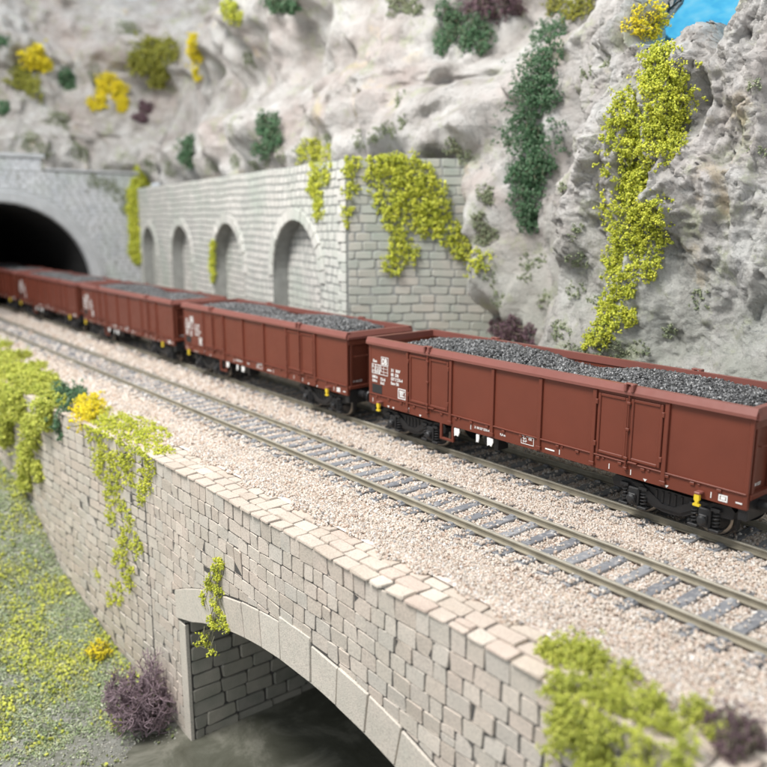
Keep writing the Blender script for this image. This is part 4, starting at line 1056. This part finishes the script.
PD = {
    'big': [(6.32, 4.11, 11.51, 0.58), (6.56, 4.16, 10.89, 0.72), (6.83, 4.1, 10.31, 0.71), (6.77, 4.15, 9.64, 0.63), (5.75, 3.87, 10.13, 0.59), (5.68, 3.8, 9.42, 0.65), (6.54, 3.82, 8.94, 0.81), (7.22, 3.87, 8.9, 0.4), (5.7, 3.87, 8.42, 0.6), (6.34, 4, 7.97, 0.65), (5.71, 3.83, 7.39, 0.6), (6.72, 3.65, 7.18, 0.64), (5.99, 3.81, 6.51, 0.6), (6.64, 3.98, 6.37, 0.53), (5.63, 4.12, 5.68, 0.56), (6.67, 3.79, 5.55, 0.42), (6.14, 3.6, 5.03, 0.48), (5.73, 3.61, 4.39, 0.49), (6.27, 3.53, 4.04, 0.36), (5.73, 3.16, 3.65, 0.43), (5.5, 3.01, 3.26, 0.31)],
    'horn': [(4.74, 6.16, 12.7, 0.25), (4.66, 5.74, 12.66, 0.25), (4.6, 6.18, 13.38, 0.32), (4.48, 5.75, 12.99, 0.28), (4.64, 6.27, 13.03, 0.29), (4.78, 6.71, 13.19, 0.19), (4.51, 5.9, 13.18, 0.41), (4.74, 6.41, 12.92, 0.32), (4.5, 5.42, 12.82, 0.28), (4.75, 6.62, 13.42, 0.25)],
    'gully': [(-2.63, 10.03, 14.43, 0.58), (0.09, 6.94, 12.87, 0.51), (-0.43, 7.04, 12.26, 0.67), (-0.47, 6.85, 11.53, 0.75), (0.16, 6.84, 11.46, 0.52), (-1.22, 7.4, 10.19, 0.78), (-0.13, 7.14, 9.72, 0.76), (-0.44, 7.26, 9.01, 0.77), (-1.12, 7.19, 8.67, 0.63), (-0.77, 7.14, 7.71, 0.7), (-0.71, 7.24, 6.94, 0.47)],
    'topolive': [(-4.17, 12.58, 16.32, 0.62), (-1.75, 11.21, 15.63, 0.58), (-2.32, 11.11, 15.5, 0.58)],
    'toppurple': [(-7.43, 10.87, 16.51, 0.65), (-6.61, 11.34, 16.51, 0.73), (-6.18, 11.88, 16.34, 0.46)],
    'topgreen': [(-8.53, 9.9, 16.26, 0.65), (-7.84, 10.03, 15.3, 0.92), (-7.03, 10.21, 14.76, 0.73), (-8.22, 9.14, 14.68, 0.55), (-7.22, 10.7, 15.5, 0.64)],
    'corner': [(-5.99, 4.09, 9.36, 0.58), (-5.6, 4.57, 9.16, 0.66), (-5.23, 5.07, 8.64, 0.66), (-4.86, 5.47, 8.07, 0.67), (-4.66, 5.7, 7.34, 0.58), (-5.59, 4.57, 8.15, 0.58), (-5.88, 4.27, 7.55, 0.5), (-5.21, 5.07, 7.55, 0.67), (-5.59, 4.58, 6.73, 0.59), (-4.55, 5.9, 6.73, 0.5), (-4.15, 6.4, 6.19, 0.51), (-3.8, 6.84, 5.7, 0.51), (-2.02, 5.74, 5.31, 0.4), (-4.95, 5.42, 6.73, 0.5), (-5.66, 4.54, 5.69, 0.42), (-5.8, 4.32, 5.07, 0.42), (-5.34, 4.93, 5.48, 0.38), (-6.24, 3.76, 8.76, 0.41), (-6.24, 3.81, 7.95, 0.33)],
    'strip': [(-6.79, 3.09, 9.35, 0.37), (-6.91, 2.97, 8.88, 0.33), (-6.85, 3.02, 8.15, 0.33), (-6.96, 2.94, 7.34, 0.29), (-7.01, 2.82, 6.72, 0.21)],
    'wallivy': [(-14.79, 6.4, 10.54, 0.41), (-8.7, 3.11, 8.96, 0.39), (-10.32, 3.36, 8.47, 0.36), (-14.47, 6.8, 10.44, 0.51), (-14.83, 6.29, 9.94, 0.51), (-9.99, 3.31, 8.89, 0.49), (-9.73, 3.28, 8.02, 0.45), (-9.54, 3.24, 7.36, 0.4), (-13, 6.26, 9.93, 0.45)],
    'g1': [(-19.02, 6.36, 12.03, 0.66), (-18.62, 6.35, 11.21, 0.66), (-19.99, 6.51, 10.94, 0.45)],
    'g2': [(-32.79, 8.28, 12.02, 0.56), (-33.32, 8.48, 11.26, 0.71)],
    'o1': [(-46.01, 11.42, 20.67, 1.16), (-46.17, 12.3, 19.62, 1.18), (-47.64, 11.18, 19.94, 1.01), (-44.57, 12.36, 20.57, 0.99), (-47.63, 12.6, 18.65, 0.77)],
    'y1': [(-37.24, 11.04, 19.98, 0.52), (-38.23, 11.64, 19.15, 0.61), (-41.81, 13.59, 18.63, 0.57)],
    'y2': [(-49.95, 8.92, 18.16, 0.94), (-49.5, 9.84, 17.62, 0.86), (-49.44, 8.03, 16.64, 0.76), (-49.51, 10.13, 16.67, 0.69)],
    'y3': [(-49.76, 3.17, 19.83, 0.88), (-50.18, 3.95, 19.45, 0.73)],
    'o2': [(-50.54, 2.23, 18.09, 0.89), (-49.86, 2.92, 17.46, 0.73)],
    'g3': [(-50.7, 5.95, 18.74, 0.67), (-51.1, 6.35, 17.96, 0.59)],
    'o3': [(-25.67, 7.77, 19.48, 0.61), (-25.34, 8.25, 19.1, 0.55)],
    'g4': [(-21.26, 8.58, 18.99, 0.57), (-19.46, 8.37, 18.6, 0.55)],
    'p1': [(-49.08, 11.99, 16.46, 0.61), (-48.48, 11.23, 15.34, 0.61)],
    'tun': [(-43.98, 8.5, 9.11, 0.57), (-44, 8.33, 7.68, 0.57), (-43.97, 8.38, 6.07, 0.58), (-43.97, 8.28, 4.45, 0.58), (-46.18, 10.59, 10.21, 0.6), (-45.91, 10.16, 10.76, 0.68), (-44, 8.8, 9.68, 0.57), (-43.99, 8.38, 8.48, 0.49), (-43.99, 8.36, 6.88, 0.49), (-43.97, 8.42, 5.26, 0.5), (-43.97, 8.49, 3.79, 0.42)],
    'rec': [(-24.68, 5.85, 4.84, 0.31), (-24.82, 5.88, 3.85, 0.31), (-24.44, 5.82, 5.4, 0.31), (-24.8, 5.82, 4.35, 0.31), (-24.81, 5.92, 3.35, 0.25)],
    'p2': [(-22.42, 6.13, 2.88, 0.36), (-21.79, 6.04, 2.39, 0.42)],
    'p3': [(-2.17, 7.2, 2.35, 0.59), (-0.77, 6.54, 2.73, 0.64), (0.25, 6.27, 2.55, 0.46)],
    'o4': [(-4.3, 6.27, 9.92, 0.37), (-3.9, 6.64, 9.52, 0.37)],
    'o5': [(-2.27, 6.18, 7.99, 0.36), (-2.13, 6.22, 7.72, 0.28)],
    'o6': [(-2.3, 5.97, 6.86, 0.4), (-2.01, 6.26, 6.35, 0.36), (-2.26, 6.08, 6.16, 0.32)],
    'o7': [(-10.43, 8.58, 16.89, 0.57), (-9.64, 8.83, 16.61, 0.42)],
    'g5': [(-49, 0.74, 20.51, 0.46)],
    'g6': [(-50.92, 0.99, 15.72, 0.57)],
    'moss9': [(-43.88, 9.95, 11.3, 0.82), (-39.44, 9.69, 10.84, 0.62), (-21.37, 6.82, 10.04, 0.47), (-17.63, 6.23, 10.35, 0.49), (-10.37, 6.13, 10.59, 0.47), (-8.44, 5.5, 10.63, 0.4), (-7.75, 6.36, 12.1, 0.35), (-48.68, 10.9, 22.6, 1.01), (-49.99, 8.13, 18.88, 0.85), (-49.21, 4.7, 14.92, 0.99), (-47.38, 5.54, 12.47, 0.98), (-27.28, 10.1, 17.03, 0.58), (4.33, 3.42, 6.64, 0.28), (3.41, 3.99, 7.9, 0.26), (2.84, 5.73, 11.68, 0.4), (3.66, 5.39, 12, 0.32), (0.59, 6.65, 3.95, 0.38), (4.09, 3.22, 3.46, 0.39), (6.2, 3.5, 2.9, 0.37), (6.75, 3.7, 3.11, 0.3), (-0.17, 7.18, 5.41, 0.35), (-1.27, 6.16, 3.83, 0.36), (-1.64, 5.95, 4.61, 0.32), (9.33, 4.11, 10.41, 0.21), (9.65, 4.06, 8.75, 0.16), (8.16, 4.38, 4.68, 0.35), (7.32, 4.31, 3.72, 0.3), (4.09, 3.88, 4.72, 0.33), (4.92, 3.84, 4.46, 0.29)],
    'moss1': [(-7.95, 5.96, 10.91, 0.44), (-6.77, 5.65, 11.04, 0.34)],
    'moss2': [(-13.11, 6.35, 10.8, 0.45), (-15.32, 6.01, 10.45, 0.46), (-20.2, 6.81, 10.37, 0.4)],
    'moss3': [(-28.5, 7.93, 10.64, 0.59), (-25.72, 7.9, 10.61, 0.5)],
    'moss4': [(-43.99, 5.4, 9.97, 0.71), (-43.99, 6.57, 9.62, 0.72), (-43.98, 7.32, 8.85, 0.65), (-43.99, 7.67, 7.83, 0.57)],
    'moss5': [(-46.87, 1.57, 12.98, 0.94), (-46.4, 2.49, 12.25, 0.71)],
    'moss6': [(4.22, 3.63, 5.76, 0.32), (4.47, 3.82, 5.64, 0.25)],
    'moss7': [(5.46, 3, 2.85, 0.37), (5.96, 3.3, 3.04, 0.37), (4.7, 3, 2.85, 0.32), (5.75, 3.06, 3.35, 0.31)],
    'moss8': [(-0.6, 6.98, 5.33, 0.35), (-0.48, 6.68, 4.84, 0.31)],
    'left': [(-28.01, -6.29, -0.25, 0.57), (-23.77, -6.31, -0.25, 0.53), (-20.23, -6.53, -0.23, 0.49), (-16.68, -6.95, -0.22, 0.36), (-20.07, -8.16, -0.12, 0.76), (-17.06, -7.82, -0.07, 0.63), (-13.67, -7.94, -0.12, 0.5), (-23.51, -7.11, -0.23, 0.73), (-18.21, -7.96, -0.1, 0.83), (-15.27, -7.77, -0.11, 0.78), (-14.47, -8.74, -0.49, 0.84), (-11.21, -8.64, -0.12, 0.7), (-16.52, -8.84, -1.98, 0.8), (-12.77, -8.69, -1.44, 0.65), (-11.22, -8.57, -0.65, 0.47), (-13.85, -8.71, -2.75, 0.59), (-14.36, -8.75, -3.89, 0.51), (-15.87, -8.81, -0.73, 0.87), (-12.7, -8.66, -3.13, 0.37)],
    'leftg': [(-11.55, -7.74, -0.11, 0.36), (-10.99, -7.61, -0.1, 0.35), (-12.63, -7.65, -0.11, 0.33), (-11.49, -8.18, -0.11, 0.36), (-25.88, -3.38, -2.85, 0.52), (-25.99, -2.77, -2.84, 0.47), (-11.65, -7.87, -0.11, 0.4), (-11.88, -7.32, -0.1, 0.45), (-9.81, -8.28, -0.1, 0.3), (-9.93, -8.51, -0.67, 0.23), (-9.86, -8.49, -1.05, 0.15)],
    'lefty': [(-8.88, -7.63, -0.1, 0.37), (-8.62, -8.01, -0.1, 0.33), (-8.76, -7.45, -0.11, 0.34), (-10.12, -7.47, -0.09, 0.35), (-10.49, -6.96, -0.15, 0.32), (-7.78, -8.15, -0.1, 0.32), (-9.19, -7.97, -0.11, 0.3)],
    'wing': [(-8.76, -7.45, -0.11, 0.34), (-7.56, -7.36, -0.11, 0.36), (-7.02, -7.99, -0.16, 0.32), (-2.36, -7.62, -0.12, 0.19), (-4.81, -7.08, -0.1, 0.3), (-6.63, -7.78, -0.11, 0.42), (-6.35, -7.35, -0.12, 0.49), (-5.09, -7.31, -0.12, 0.47), (-3.85, -7.31, -0.12, 0.33), (-5.81, -8.27, -0.39, 0.41), (-4.24, -8.17, -0.32, 0.42), (-2.93, -8.03, -0.11, 0.38), (-6.38, -8.3, -1.3, 0.35), (-5.15, -8.23, -1.29, 0.37), (-3.98, -8.15, -1.01, 0.32), (-2.42, -8.1, -0.46, 0.25), (-5.89, -8.26, -2.19, 0.31), (-4.92, -8.22, -2.29, 0.3), (-3.15, -8.13, -1.53, 0.25), (-2.69, -8.08, -1.02, 0.25), (-5.68, -8.26, -3.04, 0.24), (-4.21, -8.18, -2.79, 0.23), (-4.79, -8.19, -3.68, 0.3), (-3.8, -8.16, -3.54, 0.26), (-5.28, -8.23, -4.57, 0.28), (-4.54, -8.19, -4.87, 0.31), (-5.68, -8.24, -5.85, 0.28), (-7.37, -8.36, -5.88, 0.15), (-6.45, -8.29, -6.52, 0.18)],
    'bridgeivy': [(2, -8.2, -2.05, 0.19), (1.78, -8.2, -2.51, 0.22), (1.26, -8.2, -3.01, 0.17), (1.86, -8.2, -2.98, 0.22), (0.88, -8.2, -3.61, 0.14), (1.63, -8.2, -3.49, 0.22), (1.27, -8.35, -4.07, 0.14), (1.57, -8.35, -4.12, 0.22), (2.24, -8.35, -3.95, 0.16), (1.78, -8.35, -4.46, 0.19), (2.02, -8.35, -3.75, 0.19), (1.4, -8.35, -4.56, 0.17), (1.87, -8.35, -4.71, 0.11)],
    'ysm': [(-6.03, -8.89, -8.18, 0.21), (-5.82, -9.11, -8.23, 0.18), (-5.74, -8.85, -8.25, 0.18)],
    'right': [(12.59, -7.53, -0.11, 0.17), (12.83, -7.44, -0.12, 0.26), (12.9, -7.15, -0.11, 0.23), (13.25, -7.22, -0.09, 0.29), (13.37, -8.12, -0.12, 0.25), (13.71, -7.95, -0.1, 0.3), (13.87, -7.55, -0.1, 0.25), (13.88, -7.04, -0.12, 0.19), (14.08, -8.07, -0.27, 0.32), (13.56, -8.08, -0.64, 0.31), (14.42, -7.84, -0.1, 0.29), (14.47, -7.41, -0.1, 0.21), (14.75, -8.07, -0.3, 0.31), (14.12, -8.07, -0.83, 0.33), (13.49, -8.06, -1.21, 0.25), (14.96, -7.68, -0.12, 0.23), (15.07, -7.2, -0.11, 0.23), (15.48, -7.4, -0.11, 0.17), (15.37, -8.1, -0.16, 0.24)],
    'rpur': [(15.41, -7.26, -0.13, 0.2), (15.6, -7.08, -0.11, 0.2), (15.84, -7.13, -0.11, 0.19), (15.77, -7.54, -0.11, 0.22)],
}
GC = 'plants on the cliff and walls'
PL = [
    ('big', 'yellow_green_creeper', 'lime', 'large yellow-green hanging creeper spilling down the right-hand cliff below the golden tuft', dict(dens=160, size=.062, thick=.35, gaps=-.45)),
    ('horn', 'golden_bush', 'gold', 'bright golden bush on the cliff top against the blue sky', dict(dens=150, size=.05, thick=.9)),
    ('gully', 'dark_green_bush', 'green', 'long dark green bush filling the gully between the pale dome and right-hand cliff', dict(dens=240, size=.05, thick=.55, spread=1.35, gaps=-.6)),
    ('topolive', 'yellow_green_bush', 'olive', 'olive-yellow bush at the top edge above the dark green gully', dict(dens=120, size=.06, thick=.4)),
    ('toppurple', 'purple_bush', 'purple', 'purple bush at the top edge beside a dark green bush', dict(dens=140, size=.06, thick=.6)),
    ('topgreen', 'dark_green_bush', 'green', 'dark green bush above the pale rock dome, left of and below the purple bush', dict(dens=160, size=.055, thick=.5)),
    ('corner', 'yellow_green_creeper', 'lime', 'broad yellow-green creeper draped over the grey-green return wall right of the corner', dict(dens=95, size=.08, thick=.28, spread=1.3)),
    ('strip', 'yellow_green_creeper', 'lime', 'narrow yellow-green creeper hanging down the corner of the arcade wall', dict(dens=75, size=.08, thick=.25, gaps=-.8)),
    ('wallivy', 'yellow_green_creeper', 'lime', 'yellow-green creeper hanging beside the largest blind arch, left of the wall corner', dict(dens=90, size=.08, thick=.2, gaps=-.6, spread=1.5)),
    ('g1', 'dark_green_bush', 'green', 'round dark green bush above the wall over the largest arch', dict(dens=170, size=.07, thick=.5)),
    ('g2', 'dark_green_bush', 'green', 'small dark green bush above the wall between the second and third arch from the tunnel', dict(dens=200, size=.08, thick=.5)),
    ('o1', 'olive_bush', 'olive', 'broad olive bush hanging high on the cliff left of the golden strip', dict(dens=130, size=.09, thick=.4)),
    ('y1', 'golden_bush', 'gold', 'tall narrow golden bush high on the cliff right of the broad olive bush', dict(dens=200, size=.08, thick=.4)),
    ('y2', 'golden_bush', 'gold', 'golden olive bush on the cliff below and left of the broad olive bush', dict(dens=150, size=.09, thick=.4)),
    ('y3', 'golden_bush', 'gold', 'golden bush on the upper left cliff over the olive one', dict(dens=160, size=.09, thick=.4)),
    ('o2', 'olive_bush', 'olive', 'olive bush at the far left of the cliff under the golden one', dict(dens=160, size=.09, thick=.4)),
    ('g3', 'dark_green_bush', 'green', 'small dark green bush in the recess left of the golden olive bush', dict(dens=170, size=.09, thick=.4)),
    ('o3', 'yellow_green_bush', 'lime', 'yellow-green bush at the top edge right of the narrow golden bush', dict(dens=130, size=.08, thick=.3)),
    ('g4', 'dark_green_bush', 'green', 'dark green bush at the top edge left of the rock pillar', dict(dens=170, size=.08, thick=.4)),
    ('p1', 'purple_bush', 'purple', 'small purple bush in the cliff recess right of the golden olive bush', dict(dens=200, size=.09, thick=.4)),
    ('tun', 'yellow_green_creeper', 'lime', 'thin yellow-green creeper hanging in the corner between tunnel portal and arcade wall', dict(dens=220, size=.10, thick=.3, gaps=-.8)),
    ('rec', 'yellow_green_creeper', 'lime', 'small yellow-green creeper inside the second largest blind arch', dict(dens=260, size=.08, thick=.3, gaps=-.8)),
    ('p2', 'purple_bush', 'purple', 'tiny purple bush at the foot of the wall behind the second wagon', dict(dens=260, size=.07, thick=.5)),
    ('p3', 'purple_bush', 'purple', 'low dark purple bush at the cliff foot behind the nearest wagon', dict(dens=170, size=.06, thick=.4)),
    ('o4', 'olive_bush', 'greygreen', 'olive grey tuft on the face of the pale rock dome', dict(dens=130, size=.05, thick=.15)),
    ('o5', 'olive_bush', 'greygreen', 'small olive grey tuft below the rock dome, above another tuft', dict(dens=130, size=.05, thick=.15)),
    ('o6', 'olive_bush', 'greygreen', 'olive grey tuft beside the lower end of the corner creeper', dict(dens=130, size=.05, thick=.15)),
    ('o7', 'olive_bush', 'greygreen', 'grey green tuft at the top edge left of the dark green and purple bushes', dict(dens=130, size=.06, thick=.2)),
    ('g5', 'dark_green_bush', 'green', 'dark green bush cut by the left edge high on the cliff', dict(dens=170, size=.09, thick=.4)),
    ('g6', 'dark_green_bush', 'green', 'dark green bush cut by the left edge above the tunnel portal', dict(dens=170, size=.09, thick=.4)),
    ('left', 'yellow_green_creeper', 'moss', 'large blurred yellow-green mat hanging over the far end of the wing wall', dict(dens=230, size=.08, thick=.35, gaps=-.6, spread=1.2)),
    ('leftg', 'dark_green_bush', 'green', 'dark green bush on the coping beside the golden bush', dict(dens=240, size=.06, thick=.7, gaps=-.8)),
    ('lefty', 'golden_bush', 'gold', 'golden bush on the wing wall coping beside the dark green bush', dict(dens=260, size=.055, thick=.7, gaps=-.8)),
    ('wing', 'yellow_green_creeper', 'lime', 'yellow-green creeper trailing from the coping down the wing wall', dict(dens=170, size=.055, thick=.22, gaps=-.5, spread=1.9)),
    ('bridgeivy', 'yellow_green_creeper', 'lime', 'small airy yellow-green creeper beside the left springing of the bridge arch', dict(dens=210, size=.055, thick=.4, gaps=-.45, free=-4.5, spread=1.2)),
    ('ysm', 'golden_bush', 'gold', 'small golden bush in the grass at the foot of the wing wall', dict(dens=170, size=.05, thick=.3, free=50)),
    ('right', 'yellow_green_bush', 'moss', 'thick yellow-green moss cushion covering the coping at the lower right', dict(dens=600, size=.042, thick=.75, fibre=False)),
    ('rpur', 'purple_bush', 'purple', 'dark purple bush at the lower right corner behind the moss cushion', dict(dens=700, size=.035, thick=1.1)),
]
PD['ysm'] = [(x, y, z+.22, .30) for x, y, z, r in PD['ysm']]
for k_, nm, mk, lab, kw in PL: creeper(nm, mk, PD[k_], lab, 'creeper' if 'creeper' in nm else 'bush', **kw)
# thin green flocking glued on ledges
fl = [a for k_ in ('moss1', 'moss2', 'moss3', 'moss4', 'moss5', 'moss6', 'moss7', 'moss8', 'moss9') for a in PD[k_]]
o = creeper('moss_flocking', 'greygreen', fl, None, None, dens=110, size=.045, thick=.08, fibre=False); tag(o, kind='stuff')
twig_bush('purple_twig_bush', (-2.25, -8.95, -8.98), 1.0, 2.7, 'purple grey twiggy bush standing at the water edge beside the bridge arch', 5, simple('purple_twig', (.235, .17, .19), .7, var=.35, bs=.4), 30, 5)
# grass turf on the meadow
n = 170000; x = rng.uniform(-30, 1.5, n); y = rng.uniform(-15.5, -7.9, n); ok = rng.uniform(size=n) < np.interp(x, [-34, -14, -8], [.35, .6, 1]); x, y = x[ok], y[ok]; n = len(x)
wy = np.interp(x, [-60, -30, -12, -5, -2, 40], [-10.3, -9.45, -8.62, -8.2, -8.05, -8.05])
z = ground_z(x, y); P = np.stack([x, y, z+rng.uniform(.0, .07, n)], -1); d = noise(P*.8, 44)+.6*noise(P*2.3, 45)
fade = np.clip((x+6.5)/4-(y+9)*.05, 0, 1.5)
ok = (y < wy-.08) & (z > -9.0) & (d+rng.normal(0, .25, n) > -.75+fade*.95)
yg = ok & (noise(P*.6, 48)+.5*noise(P*1.8, 49)+rng.normal(0, .3, n) > -.02)
tag(chips('grass_turf', P[yg], rng.uniform(.025, .075, yg.sum()), LM['turf'], jit=.35, base='oct', flat=(1, .8, .6)), kind='stuff')
ye = yg & (rng.uniform(size=n) < .16)
tag(chips('yellow_turf', P[ye]+np.array((0, 0, .05)), rng.uniform(.03, .075, ye.sum()), LM['moss'], jit=.3), kind='stuff')
ok2 = (y < wy-.08) & (z > -9.02) & (noise(P*1.1, 55)+rng.normal(0, .4, n) > -.1+np.clip(x+4.5, 0, 4)*.3)
gg = (ok | ok2) & ~yg
tag(chips('grass_turf', P[gg], rng.uniform(.025, .07, gg.sum()), LM['turfgrey'], jit=.35, base='oct', flat=(1, .6, .35)), kind='stuff')
n = 9000; x = rng.uniform(-9, 1.0, n); y = rng.uniform(-13, -8.2, n); z = ground_z(x, y); ok = (z > -9.1) & (rng.uniform(size=n) < .6)
tag(chips('bank_gravel', np.stack([x, y, z+.01], -1)[ok], rng.uniform(.012, .04, ok.sum()), LM['gravel'], jit=.25), kind='stuff')
